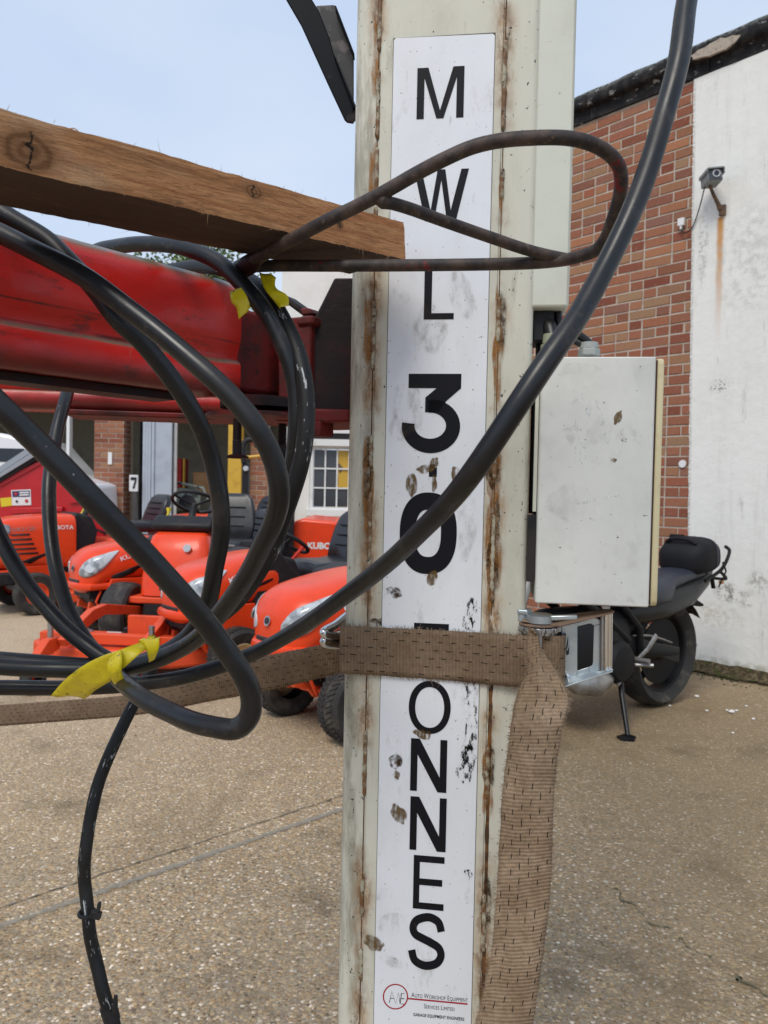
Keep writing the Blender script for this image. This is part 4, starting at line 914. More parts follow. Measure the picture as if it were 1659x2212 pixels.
# ------------------------------------------------------------------ moss, weed and loose stones by the wall foot
moss = M('moss', (.035, .04, .012), .95, layers=((30, (.075, .08, .02), .45, .65), (9, (.05, .04, .025), .5, .7)))
rnd = random.Random(5); m = MB()
for k in range(1500):
    x = rnd.uniform(-.35, 2.2); y = -abs(rnd.gauss(0, .075)) - (.10 if rnd.random() < .12 else 0)
    if mnoise.noise(V((x*3, y*8, 1))) < -.15: continue
    c_ = WMX @ V((x, y-.02, 0)); s_ = rnd.uniform(.004, .013)
    a = rnd.random()*6; m.add([c_+V((math.cos(a+q)*s_, math.sin(a+q)*s_, .0005)) for q in (0, 2.1, 4.2)]+[c_+V((0, 0, s_*.7))], [(0, 1, 3), (1, 2, 3), (2, 0, 3)])
m.build('moss', moss, smooth=0, kind='stuff')
t = NT('soil'); ea = t.n('ShaderNodeAttribute', attribute_name='edge'); c = t.mix(t.rng(t.noise(40, 6, .7), .4, .65), (.045, .035, .02), (.16, .12, .07)); c = t.mix(t.rng(t.noise(12, 5, .7), .5, .62), c, (.05, .06, .018)); t.set(c, .95, spec=.1, alpha=t.rng(t.math('ADD', ea.outputs['Fac'], t.math('MULTIPLY', t.math('SUBTRACT', t.noise(14, 6, .75), .5), 1.3)), .25, .6)); t.bump(t.noise(60, 6), .8, .006)
m = MB(); rows = []
for k in range(70):
    x = -1.4+4.2*k/69; w_ = .20+.12*mnoise.noise(V((x*2.2, 3, 1))); hh = max(0, 1-max(0, abs(x-.25)-.42)/.3)*(.075+.02*mnoise.noise(V((x*9, 1, 1)))); rows.append([WMX @ V((x, -.012, .006+hh)), WMX @ V((x, -w_*.35, .005+hh*.25)), WMX @ V((x, -w_, .004))])
m.grid(rows); o = m.build('soil_strip', t.m); o['kind'] = 'stuff'; at = o.data.attributes.new('edge', 'FLOAT', 'POINT')
for k in range(70): at.data[k*3].value = 1.1; at.data[k*3+1].value = .8
lg = M('weed_leaf', (.05, .14, .03), .5)
wc = G(1484, 1452); WD = thing('weed', 'tiny green weed at the corner of the white rendered bay', 'plant', Matrix.Translation(wc))
for k in range(22):
    a = rnd.random()*6.28; L = rnd.uniform(.02, .055); d_ = V((math.cos(a), math.sin(a), rnd.uniform(.3, 1.2))).normalized()*L; sd = V((-math.sin(a), math.cos(a), 0))*L*.24; b0 = wc+V((rnd.gauss(0, .02), rnd.gauss(0, .015), 0))
    m = MB(); m.add([b0, b0+d_*.5+sd, b0+d_-V((0, 0, L*.2)), b0+d_*.5-sd], [(0, 1, 2, 3)]); m.build('leaf', lg, WD, smooth=0)
pebw = M('white_pebble', (.72, .70, .66), .7)
for k, (px_, py_, s_, lb_) in enumerate([(1505, 1507, .016, 'white pebble lying alone midway between the rear tyre and the wall'), (1469, 1474, .010, 'white pebble just behind the rear tyre in the mossy corner'), (1580, 1541, .020, 'largest white pebble on the concrete right of the motorcycle'), (1570, 1536, .010, 'small white pebble touching the left of the largest one'), (1591, 1537, .011, 'small white pebble just right of the largest one'), (1447, 1526, .009, 'white pebble a hand behind the foot of the rear tyre'), (1414, 1509, .009, 'white pebble right against the rear tyre'), (1612, 1527, .010, 'white pebble closest to the brick plinth'), (1627, 1555, .011, 'white pebble farthest right on the concrete'), (1527, 1537, .010, 'white pebble on brown concrete left of the clustered three'), (1583, 1585, .009, 'white pebble nearest the camera below the clustered three')]):
    c_ = G(px_, py_); m = MB(); rg = []
    for j in range(5):
        f = math.pi*j/4; rg.append([c_+V((s_*math.sin(f)*math.cos(a)*(1+.25*mnoise.noise(V((k, a, f))))+1e-5*math.cos(a), s_*.8*math.sin(f)*math.sin(a)+1e-5*math.sin(a), s_*.55+s_*.55*-math.cos(f))) for a in [2*math.pi*i/9 for i in range(9)]])
    m.loft(rg)
    tag(m.build('pebble', pebw, smooth=60), lb_, 'pebble', 'white pebbles by the wall foot')
stone_m = NT('loose_grit'); ge = stone_m.n('ShaderNodeNewGeometry'); c = stone_m.ramp(ge.outputs['Random Per Island'], [(0, (.14, .10, .07)), (.3, (.36, .25, .16)), (.6, (.27, .22, .17)), (.85, (.42, .34, .24)), (1, (.5, .45, .38))]); stone_m.set(c, .8)
m = MB()
for k in range(9000):
    d_ = 1.7+3.8*rnd.random()**1.5; px_ = rnd.uniform(-30, 1690); x_ = (px_-CX)/F*d_
    c_ = V((x_, d_, 0))
    if (WMX.inverted() @ c_).y > -.05: continue
    s_ = rnd.uniform(.0025, .0075)*(1 if rnd.random() < .93 else 1.5); a0_ = rnd.random()*6; h_ = s_*rnd.uniform(.3, .7)
    ring = [c_+V((math.cos(a0_+1.257*i)*s_*rnd.uniform(.7, 1.1), math.sin(a0_+1.257*i)*s_*rnd.uniform(.7, 1.1), -.001)) for i in range(5)]
    m.add(ring+[c_+V((0, 0, h_))], [(i, (i+1) % 5, 5) for i in range(5)])
m.build('loose_grit', stone_m.m, smooth=70, kind='stuff')

# ------------------------------------------------------------------ lift post
PD = 1.2; YAW = R(-7.5)
pc = P(958, 1106, PD); PM = Matrix.Translation(V((pc.x, pc.y, 0))) @ Matrix.Rotation(YAW, 4, 'Z'); PI_ = PM.inverted(); PN = PM.to_3x3() @ V((0, -1, 0))
def po(px, py, out=0): return PI_ @ onplane(px, py, PM @ V((0, -out, 0)), PN)      # local x, z on the face of the post
def PL(x, y, z): return PM @ V((x, y, z))
xl, xr = po(746, 1106).x, po(1142, 1106).x; sl_x, sr_x = po(801, 1000).x, po(1069, 1000).x
t = NT('post_cream_paint'); xyz = t.sep()
c = t.mix(t.rng(t.noise((6, 6, 2), 6, .65), .42, .72, 0, .7), (.62, .61, .515), (.43, .415, .335))
c = t.mix(t.rng(t.noise((45, 45, 9), 6, .7), .55, .72, 0, .55), c, (.27, .25, .19))
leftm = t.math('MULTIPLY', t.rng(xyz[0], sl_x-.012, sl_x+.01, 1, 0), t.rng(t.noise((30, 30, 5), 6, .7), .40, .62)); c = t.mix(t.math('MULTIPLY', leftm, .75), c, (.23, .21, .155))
rs = None
for k, (sx, wd, z0_, z1_, am) in enumerate(((sl_x, .016, .2, 3.2, 1), (sr_x, .018, .2, 3.2, 1))):
    off = t.math('ADD', t.math('SUBTRACT', xyz[0], sx), t.math('MULTIPLY', t.math('SUBTRACT', t.noise((4, 4, 20), 4, .6, loc=(k*3, 0, 0)), .5), .022))
    prox = t.rng(t.math('ABSOLUTE', off), .001, wd, 1, 0); halo = t.rng(t.math('ABSOLUTE', off), .0, wd*1.6, 1, 0)
    run = t.rng(t.noise((2, 2, 4.2), 4, .6, loc=(7+k*2.7, 2, k*1.3)), .44, .60); fine = t.rng(t.noise((60, 60, 26), 6, .75, loc=(k, 0, 0)), .30, .62)
    f = t.math('MULTIPLY', t.math('MULTIPLY', halo, run), fine); c = t.mix(t.math('MULTIPLY', f, .9), c, (.36, .18, .05))
    f = t.math('MULTIPLY', t.math('MULTIPLY', prox, run), t.rng(t.noise((90, 90, 34), 6, .75, loc=(k+4, 0, 0)), .42, .58)); c = t.mix(t.math('MULTIPLY', f, .95), c, (.12, .05, .016))
c = t.mix(t.rng(t.noise((170, 170, 120), 3, .5), .68, .72), c, (.035, .03, .025)); c = t.mix(t.rng(t.noise((34, 34, 60), 6, .8, loc=(9, 1, 3)), .655, .70, 0, .8), c, (.12, .105, .08))
c = t.mix(t.rng(t.noise((70, 70, 55), 4, .6, loc=(5, 5, 5)), .70, .73, 0, .8), c, (.09, .065, .04))
t.set(c, t.rng(t.noise(15, 5), .3, .7, .42, .65), spec=.35); bb = t.bump(t.noise((9, 9, 4), 5, .6), .25, .006); t.bump(t.noise(160, 5, .7), .22, .001, bb); post_mat = t.m
clean_cream = M('trunking_paint', (.61, .625, .535), .42, layers=((4, (.52, .53, .45), .45, .72), (70, (.3, .28, .22), .66, .76), (190, (.05, .05, .04), .72, .75)), bump=(120, .1))
LP = thing('lift_post', 'cream steel vehicle lift post with rusty welds and a white lettered plate', 'post', PM)
def rr(x0, x1, y0, y1, r, n=6, fr_=None):
    q = []; rf = fr_ or r
    for k in range(n+1): a = R(-90+90*k/n); q.append((x1-rf+rf*math.cos(a), y0+rf+rf*math.sin(a)))
    for cx, cy, a0_ in ((x1-r, y1-r, 0), (x0+r, y1-r, 90), (x0+r, y0+r, 180)):
        for k in range(n+1):
            a = R(a0_+90*k/n); q.append((cx+r*math.cos(a), cy+r*math.sin(a)))
    return q
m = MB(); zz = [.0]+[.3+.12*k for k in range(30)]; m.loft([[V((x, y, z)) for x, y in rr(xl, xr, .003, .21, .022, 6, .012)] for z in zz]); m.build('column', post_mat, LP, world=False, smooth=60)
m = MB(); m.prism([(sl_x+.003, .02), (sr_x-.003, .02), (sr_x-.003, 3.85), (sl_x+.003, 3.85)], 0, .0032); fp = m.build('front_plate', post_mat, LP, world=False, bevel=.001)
m = MB(); bx(m, xl-.12, xr+.12, -.12, .33, .004, .02); m.build('foot_plate', post_mat, LP, world=False, bevel=.003)
weld_mat = M('weld_bead', (.40, .37, .27), .6, layers=((45, (.16, .075, .025), .40, .58), (120, (.04, .025, .015), .55, .66)), bump=(220, .5, .002))
def weld(sx, segs):
    for ya, yb, px_ in segs:
        za, zb2 = po(px_, ya).z, po(px_, yb).z; n_ = max(4, int(abs(za-zb2)/.004)); pts = []; rad = []
        for i in range(n_+1):
            z = za+(zb2-za)*i/n_; pts.append(V((sx+.0015*mnoise.noise(V((z*60, sx, 1))), .0015, z))); rad.append((.0036+.0016*mnoise.noise(V((z*110, sx, 3))))*(.35 if i in (0, n_) else 1))
        m_ = MB(); m_.tube(pts, rad, 8, flat=1.15); m_.build('weld_bead', weld_mat, LP, world=False, smooth=80)
weld(sl_x, ((-40, 110, 818), (150, 300, 815), (318, 470, 812), (650, 800, 803), (940, 1010, 800), (1060, 1240, 797), (1580, 1720, 790), (1900, 1980, 786), (2050, 2120, 783)))
weld(sr_x, ((85, 280, 1091), (360, 430, 1086), (640, 740, 1078), (930, 1035, 1068), (1110, 1300, 1064), (1610, 1740, 1053), (1930, 2060, 1050)))
gap_m = M('rust_gap', (.06, .028, .010), .9, layers=((50, (.16, .07, .02), .45, .6),), bump=(200, .5))
def gapline(sx, ya, yb, px_, wd, n_=60):
    za, zb2 = po(px_, ya).z, po(px_, yb).z; m_ = MB(); rows = []
    for i in range(n_+1):
        z = za+(zb2-za)*i/n_; w1 = wd*(.55+.8*abs(mnoise.noise(V((z*23, sx, 6))))); w2 = wd*(.55+.8*abs(mnoise.noise(V((z*29, sx, 2)))))
        rows.append([V((sx-w1, .0023, z)), V((sx+w2, .0023, z))])
    m_.grid(rows); m_.build('rust_seam', gap_m, LP, world=False, smooth=0)
gapline(sl_x-.0004, -60, 2230, 798, .0012, 200); gapline(sr_x+.0004, -60, 1330, 1075, .0011, 150); gapline(sr_x+.0022, 1480, 1950, 1056, .0042); gapline(sr_x+.0018, 2050, 2230, 1048, .0048)
edge_m = M('plate_edge_grime', (.10, .09, .07), .9)
# cable trunking down the right side, with its dark open end
ta, tb = po(1168, 0).x, po(1247.5, 0).x; zt0 = po(1190, 661).z
ta = xr-.0055; tb = po(1229, 661, -.004).x
m = MB(); bx(m, ta, tb, .0062, .07, zt0, 3.85); m.build('trunking', clean_cream, LP, world=False, bevel=.004)
m = MB(); bx(m, xr-.0072, ta-.0002, .0052, .012, zt0+.001, 3.85); m.build('dark_gap', edge_m, LP, world=False)
m = MB(); bx(m, xr+.002, tb-.02, .028, .10, zt0-.045, zt0-.001); m.build('trunking_liner', black_pl, LP, world=False)

# ------------------------------------------------------------------ lettered plate on the post
t = NT('plate_white'); xyz = t.sep()
c = t.mix(t.rng(t.noise((7, 7, 3), 6, .65), .45, .75, 0, .6), (.74, .765, .80), (.62, .625, .63))
c = t.mix(t.rng(t.noise((26, 26, 9), 6, .75, loc=(2, 2, 2)), .56, .74, 0, .6), c, (.40, .385, .35))
c = t.mix(t.rng(t.noise((160, 160, 20), 4, .7), .66, .74, 0, .5), c, (.36, .36, .36))
c = t.mix(t.rng(t.noise(210, 3, .5), .71, .74, 0, .8), c, (.2, .13, .07))
t.set(c, t.rng(t.noise(9, 4), .3, .7, .28, .5), spec=.5); t.bump(t.noise((60, 60, 12), 6, .7), .12, .001); plate_mat = t.m
tl, tr_, bl, br = po(849, 84), po(1065, 74), po(809.5, 2216), po(1021, 2216); dz = po(809, 2216).z-.10
lx0, lx1 = (tl.x+bl.x)/2, (tr_.x+br.x)/2
pl_ = MB(); rc_ = .003
pl_.prism([(lx0+rc_, dz), (lx1-rc_, dz), (lx1, dz+rc_), (lx1, tr_.z-rc_), (lx1-rc_, tr_.z), (lx0+rc_, tl.z), (lx0, tl.z-rc_), (lx0, dz+rc_)], -.0014, -.0001)
plate = pl_.build('lettered_plate', plate_mat, LP, world=False)
m = MB(); bx(m, lx0-.0009, lx1+.0009, -.0007, -.00005, dz, tl.z+.0006); m.build('grime_edge', edge_m, LP, world=False)
letter_ink = M('letter_black', (.006, .006, .009), .5, layers=((60, (.025, .025, .028), .64, .74),), spec=.18)
LY = -.0021
def letter(polys, box, name='letter'):
    """polys in a unit box (0..1, 0..1), quads/polygons; box in view pixels"""
    x0, y0, x1, y1 = box; a = po(x0, y1); b_ = po(x1, y0); m_ = MB()
    for pl in polys: m_.prism([(a.x+(b_.x-a.x)*u, a.z+(b_.z-a.z)*v_) for u, v_ in pl], LY, -.00145)
    return m_.build(name, letter_ink, plate, world=False, smooth=0)
def ringstrip(outer, inner):
    n_ = len(outer); return [[outer[i], outer[(i+1) % n_], inner[(i+1) % n_], inner[i]] for i in range(n_)]
def oval(cx, cy, rx, ry, n_=48, e=1.0): return [(cx+rx*math.copysign(abs(math.cos(a))**e, math.cos(a)), cy+ry*math.copysign(abs(math.sin(a))**e, math.sin(a))) for a in [2*math.pi*k/n_ for k in range(n_)]]
def strokes(pts, wd, asp):
    """thick polyline in a unit box; asp = height/width of the box so that the stroke keeps its thickness"""
    P_ = [V((x, y*asp)) for x, y in pts]; L_, R_ = [], []
    for i in range(len(P_)):
        d_ = (P_[min(i+1, len(P_)-1)]-P_[max(i-1, 0)]).normalized(); n_ = V((-d_.y, d_.x))*wd/2; L_.append(P_[i]+n_); R_.append(P_[i]-n_)
    f = lambda v_: (v_.x, v_.y/asp)
    return [[f(L_[i]), f(L_[i+1]), f(R_[i+1]), f(R_[i])] for i in range(len(P_)-1)]
s = .155
letter([[(0, 0), (s, 0), (s, 1), (0, 1)], [(1-s, 0), (1, 0), (1, 1), (1-s, 1)], [(s, 1), (s, .80), (.425, 0), (.5, .0), (.5, .155), (.235, 1)], [(1-s, 1), (1-.235, 1), (.5, .155), (.5, 0), (.575, 0), (1-s, .80)]], (899.8, 143.6, 1003.6, 258.7))
letter([[(0, 1), (.135, 1), (.315, .20), (.315, 0), (.215, 0)], [(.315, 0), (.315, .20), (.43, 1), (.5, 1), (.5, .80), (.385, 0)], [(.5, .80), (.5, 1), (.57, 1), (.685, .20), (.685, 0), (.615, 0)], [(.685, 0), (.685, .20), (.865, 1), (1, 1), (.785, 0)]], (893, 365, 1013, 479))
letter([[(0, 0), (1, 0), (1, .115), (0, .115)], [(0, .115), (.255, .115), (.255, 1), (0, 1)]], (915.4, 575, 982.6, 690.5))
arc = [(.52+.33*math.cos(a)*1.0, .335+.232*math.sin(a)) for a in [R(85-k*9) for k in range(30)]]
three = [[(.05, .82), (1, .82), (1, 1), (.05, 1)], [(.56, .82), (1, .82), (.735, .655), (.36, .66), (.36, .70)], [(.36, .66), (.735, .655), (.62, .515), (.36, .515)]]
O3 = []; I3 = []
for k in range(33):
    a = R(97-k*8.9); O3.append((.47+.53*math.cos(a), .337+.34*math.sin(a))); I3.append((.46+.285*math.cos(a), .345+.165*math.sin(a)))
three += [[O3[i], O3[i+1], I3[i+1], I3[i]] for i in range(len(O3)-1)]
letter(three, (873.8, 807.9, 996.8, 977.8), 'numeral')
letter([[(0, 0), (1, 0), (1, 1), (0, 1)]], (926.6, 1010, 944, 1029.8), 'decimal_point')
letter(ringstrip(oval(.5, .5, .5, .5, 56, .86), oval(.5, .5, .225, .29, 56, .80)), (861.8, 1065, 988.8, 1237.6), 'numeral')
letter([[(0, .88), (1, .88), (1, 1), (0, 1)], [(.41, 0), (.59, 0), (.59, .88), (.41, .88)]], (892.4, 1348, 969.8, 1456))
letter(ringstrip(oval(.5, .5, .5, .5, 56, .95), oval(.5, .5, .345, .385, 56, .95)), (882, 1472.8, 975, 1581.8))
N_l = [[(0, 0), (.19, 0), (.19, 1), (0, 1)], [(.81, 0), (1, 0), (1, 1), (.81, 1)], [(.19, 1), (.19, .70), (.76, 0), (.81, 0), (.81, .28), (.24, 1)]]
letter(N_l, (885.8, 1598.6, 966.6, 1706.4)); letter(N_l, (884.6, 1724.6, 965.2, 1833.6))
letter([[(0, 0), (.2, 0), (.2, 1), (0, 1)], [(.2, 0), (1, 0), (1, .12), (.2, .12)], [(.2, .45), (.94, .45), (.94, .57), (.2, .57)], [(.2, .88), (1, .88), (1, 1), (.2, 1)]], (891.8, 1851, 960.6, 1960.4))
asp = 111.4/80
S_p = [(q[0], q[1]) for q in spline([(.90, .70), (.82, .86), (.62, .935), (.42, .93), (.20, .86), (.115, .735), (.18, .615), (.40, .545), (.62, .485), (.84, .40), (.905, .265), (.80, .13), (.58, .068), (.38, .07), (.17, .15), (.088, .32)], 5)]
letter(strokes(S_p, .205, asp), (881.8, 1976.4, 962, 2088))
# maker's mark at the foot of the plate
red_line = M('red_print', (.36, .008, .02), .45)
def onp(px, py, y=LY): q = po(px, py); return V((q.x, y, q.z))
def strip_px(name, pts, wd, mat, closed=False):
    Q = [po(*p_) for p_ in pts]; Q = [V((q.x, q.z)) for q in Q]; m_ = MB(); rows = []
    n_ = len(Q)
    for i in range(n_+(1 if closed else 0)):
        a = Q[(i-1) % n_] if closed else Q[max(i-1, 0)]; b_ = Q[(i+1) % n_] if closed else Q[min(i+1, n_-1)]; d_ = (b_-a).normalized(); nn_ = V((-d_.y, d_.x))*wd/2; q = Q[i % n_]
        rows.append([V((q.x+nn_.x, -.00165, q.y+nn_.y)), V((q.x-nn_.x, -.00165, q.y-nn_.y))])
    m_.grid(rows); return m_.build(name, mat, plate, world=False, smooth=0)
strip_px('logo_ring', [(854.5+26*math.cos(a), 2151.5+26.4*math.sin(a)) for a in [2*math.pi*k/48 for k in range(48)]], .0021, red_line, True)
strip_px('logo_line', [(881, 2155.5), (1010, 2167.5)], .0026, red_line)
strip_px('lettering', [(841.5, 2164.5), (846.5, 2141), (855, 2166), (861, 2143), (864.5, 2166.5)], .0012, letter_ink); strip_px('lettering', [(843.5, 2155), (850.5, 2155.5)], .0010, letter_ink)
strip_px('lettering', [(874, 2145), (867.5, 2144), (864.5, 2166.5), (874, 2168)], .0012, letter_ink); strip_px('lettering', [(866, 2155.5), (874, 2156)], .0012, letter_ink)
def print_px(s_, xa, ya, xb, yb, hgt, bold, small=None, shear=0):
    """one line of print between two base points; capitals taller when small is given"""
    verts, faces, xcur = [], [], 0
    if small:
        for wd in s_.split(' '):
            for part, sc_ in ((wd[0], 1.0), (wd[1:], small)):
                if not part: continue
                v_, f_ = text_mesh(part, sc_, bold); o_ = len(verts); verts += [(x+xcur, y) for x, y in v_]; faces += [tuple(o_+i for i in f) for f in f_]; xcur += max(x for x, y in v_)+.06
            xcur += .26
    else: verts, faces = text_mesh(s_, 1.0, bold); 
    W_ = max(x for x, y in verts); x0_ = min(x for x, y in verts); a, b_ = po(xa, ya), po(xb, yb); d_ = V((b_.x-a.x, b_.z-a.z)); n_ = V((-d_.y, d_.x)).normalized()
    hz = abs(po(xa, ya-hgt).z-a.z)/.72; m_ = MB()
    m_.add([V((a.x+d_.x*((x-x0_)/(W_-x0_))+n_.x*y*hz, -.00168, a.z+d_.y*((x-x0_)/(W_-x0_))+n_.y*y*hz)) for x, y in verts], faces); return m_.build('lettering', letter_ink, plate, world=False, smooth=0)
print_px('AUTO WORKSHOP EQUIPMENT', 889, 2152.5, 1010.5, 2163.5, 10.5, .0, .78); print_px('SERVICES LIMITED', 916, 2176.5, 982, 2183, 10, .0, .78); print_px('GARAGE EQUIPMENT ENGINEERS', 893, 2193, 1003, 2203.5, 6.8, .02)
# grime and prints left on the plate
def grime(name, col, thr=(.42, .62), scale=(60, 60, 60), amt=.9, edge=True, loc=(0, 0, 0)):
    t = NT(name); t.set(col, .8, spec=.2); f = t.rng(t.noise(scale, 6, .75, loc=loc), thr[0], thr[1], 0, amt)
    if edge:
        at = t.n('ShaderNodeAttribute', attribute_name='edge'); f = t.math('MULTIPLY', f, t.rng(at.outputs['Fac'], 0, .30))
    t.set(alpha=f); return t.m
def smudge(px, py, rx, ry, ang, mat, seed, par=None, y=-.0022, wob=.35, name='smudge', off=None):
    c_ = po(px, py); sx = abs(po(px+rx, py).x-c_.x); sz = abs(po(px, py+ry).z-c_.z); m_ = MB(); n_ = 26; ca, sa = math.cos(ang), math.sin(ang); vs_ = [V((c_.x, y, c_.z))]; ed = [1.0]
    for fr, ev in ((.55, .8), (1, 0)):
        for k in range(n_):
            a = 2*math.pi*k/n_; r_ = fr*(1+wob*mnoise.noise(V((math.cos(a)*1.4+seed, math.sin(a)*1.4, seed*.7)))); u, w_ = math.cos(a)*r_*sx, math.sin(a)*r_*sz; vs_.append(V((c_.x+u*ca-w_*sa, y, c_.z+u*sa+w_*ca))); ed.append(ev)
    fs = [(0, 1+k, 1+(k+1) % n_) for k in range(n_)]+[(1+k, 1+n_+k, 1+n_+(k+1) % n_, 1+(k+1) % n_) for k in range(n_)]
    if off is not None: vs_ = [q-off for q in vs_]
    m_.add(vs_, fs); o_ = m_.build(name, mat, par or plate, world=False, smooth=0); at = o_.data.attributes.new('edge', 'FLOAT', 'POINT')
    for i, e in enumerate(ed): at.data[i].value = e
    return o_
gr_b = grime('brown_grime', (.135, .08, .026), (.33, .58), (120, 60, 45), .85); gr_d = grime('dark_grime', (.045, .025, .010), (.40, .62), (90, 60, 70), .95); gr_s = grime('soft_grime', (.16, .115, .065), (.42, .80), (55, 55, 30), .38); gr_r = grime('rust_wash', (.30, .125, .025), (.34, .64), (90, 60, 22), .85); gr_k = grime('black_scuff', (.012, .012, .012), (.52, .58), (150, 130, 70), 1.0)
for a in [(889, 1050, 13, 26, .05, gr_b, 1), (984, 1024, 9, 19, .1, gr_b, 2), (922, 1012, 22, 10, .25, gr_b, 3), (938, 1000, 9, 14, -.3, gr_b, 4), (938, 1045, 6, 20, .05, gr_b, 5), (934, 1249, 11, 17, -.4, gr_b, 6), (850, 1279, 19, 13, -.1, gr_d, 7), (914, 1586, 20, 11, -.15, gr_b, 8),
          (853, 1643, 15, 18, .2, gr_d, 9), (857, 1673, 8, 10, 0, gr_b, 10), (862, 1758, 15, 25, .5, gr_b, 11), (829, 1930, 22, 12, .35, gr_s, 12), (807, 2035, 24, 17, -.4, gr_b, 13), (846, 2075, 34, 12, -.3, gr_s, 14), (845, 1995, 45, 25, .1, gr_s, 15), (866, 640, 26, 14, -.5, gr_s, 16), (930, 710, 40, 50, .2, gr_s, 17),
          (862, 925, 24, 30, .2, gr_s, 18), (1010, 1120, 24, 90, 0, gr_s, 19), (967, 2139, 9, 12, .2, gr_s, 21), (983, 2144, 8, 15, .2, gr_s, 22), (1000, 640, 30, 60, .4, gr_s, 24), (1010, 1450, 40, 90, 0, gr_s, 25), (880, 880, 40, 60, 0, gr_s, 26), (1016, 1330, 15, 46, -.12, gr_k, 27), (1013, 1530, 13, 62, 0, gr_k, 28), (1011, 1640, 15, 50, 0, gr_k, 29), (1018, 1570, 14, 120, 0, gr_k, 30), (1011, 1887, 9, 13, .5, gr_k, 31), (984, 1550, 5, 12, 0, gr_k, 32), (997, 1668, 12, 22, .3, gr_k, 33)]: smudge(*a)
for a in [(826, 1344, 22, 12, 0, gr_d, 40), (793, 1120, 8, 60, 0, gr_r, 41), (796, 1010, 12, 70, 0, gr_d, 42), (794, 1020, 13, 90, 0, gr_r, 55), (796, 720, 12, 100, 0, gr_r, 43), (1064, 1010, 20, 50, 0, gr_d, 44), (1066, 1030, 16, 90, 0, gr_r, 56), (1080, 690, 12, 60, 0, gr_d, 45), (1076, 740, 12, 110, 0, gr_r, 57), (1066, 1200, 14, 110, 0, gr_d, 46), (1066, 1180, 13, 130, 0, gr_r, 58), (1056, 1660, 14, 60, 0, gr_d, 47), (1053, 1690, 13, 90, 0, gr_r, 59), (806, 365, 8, 60, 0, gr_r, 48), (812, 130, 7, 90, 0, gr_r, 49), (1050, 1960, 14, 60, 0, gr_d, 50), (1083, 420, 6, 60, 0, gr_r, 51), (1098, 60, 8, 60, 0, gr_s, 52), (765, 1560, 14, 40, .2, gr_s, 53), (758, 1800, 12, 120, 0, gr_s, 54)]: smudge(*a, par=LP, y=-.0004, wob=.75)

# ------------------------------------------------------------------ control box to the right of the post
t = NT('box_grey'); c = t.mix(t.rng(t.noise(7, 6, .65), .42, .72, 0, .75), (.67, .68, .64), (.54, .545, .51)); c = t.mix(t.rng(t.noise(22, 6, .75), .58, .74, 0, .55), c, (.38, .37, .34)); c = t.mix(t.rng(t.noise(120, 4, .6), .685, .72, 0, .9), c, (.12, .075, .045)); c = t.mix(t.rng(t.noise((50, 20, 14), 6, .8, loc=(3, 3, 1)), .63, .70, 0, .7), c, (.76, .78, .78))
t.set(c, .5, spec=.35); t.bump(t.noise(50, 5), .08, .002); box_grey = t.m
cream_lid = M('cream_lid', (.62, .55, .34), .45, layers=((14, (.45, .38, .2), .5, .75), (90, (.15, .1, .05), .7, .76)))
grey_pl = M('gland_grey', (.33, .35, .33), .5, layers=((30, (.2, .2, .18), .5, .7),)); green_pl = M('gland_green_grey', (.30, .32, .22), .55)
BO = .02
ba, bb_ = po(1163, 771, BO), po(1417, 1309, BO); bz1 = po(1290, 770.5, BO).z; bz0 = po(1290, 1308, BO).z; bxl = (po(1169.5, 771, BO).x+po(1156.5, 1305, BO).x)/2; bxr = (po(1416.5, 771, BO).x+po(1404, 1310, BO).x)/2
CB = thing('control_box', 'pale grey steel control box with a cream lid edge mounted beside the post', 'box', PM @ Matrix.Translation(V(((bxl+bxr)/2, 0, bz0))))
m = MB(); m.loft([[PL(x, -BO+y, z) for x, y in rr(bxl, bxr, 0, .15, .004, 3)] for z in (bz0, bz1)]); m.build('case', box_grey, CB, bevel=.002)
m = MB(); m.loft([[PL(x, y, z) for y, z in rr(-BO+.004, .13-BO, bz0+.001, bz1-.001, .010, 5)] for x in (bxr+.003, bxr+.0125)]); m.build('lid', cream_lid, CB, bevel=.002)
m = MB(); m.loft([[PL(x, y, z) for y, z in rr(-BO+.006, .13-BO, bz0+.003, bz1-.003, .006, 4)] for x in (bxr-.001, bxr+.0035)]); m.build('gasket', M('brown_gasket', (.06, .03, .02), .8), CB)
hx0 = po(1143, 1106).x
m = MB(); m.loft([[PL(x, y, z) for x, y in ((hx0+.001, .03), (bxl-.001, .012), (bxl-.001, .02), (hx0+.001, .04))] for z in (po(1150, 1110).z, po(1150, 860).z)]); m.build('hinge_plate', black_pl, CB)
m = MB(); m.loft([[PL(x, y, z) for x, y in ((bxl-.006, .0), (bxl-.001, -.002), (bxl-.001, .01), (bxl-.006, .012))] for z in (po(1155, 1105).z, po(1155, 845).z)]); m.build('flange', clean_cream, CB)
m = MB(); m.loft([[PL(x, y, z) for x, y in ((bxl-.013, .0), (bxl-.001, -.003), (bxl-.001, .10), (bxl-.013, .11))] for z in (bz0+.03, po(1150, 1112).z)]); m.build('side_strip', M('dark_gloss', (.02, .02, .022), .12), CB)
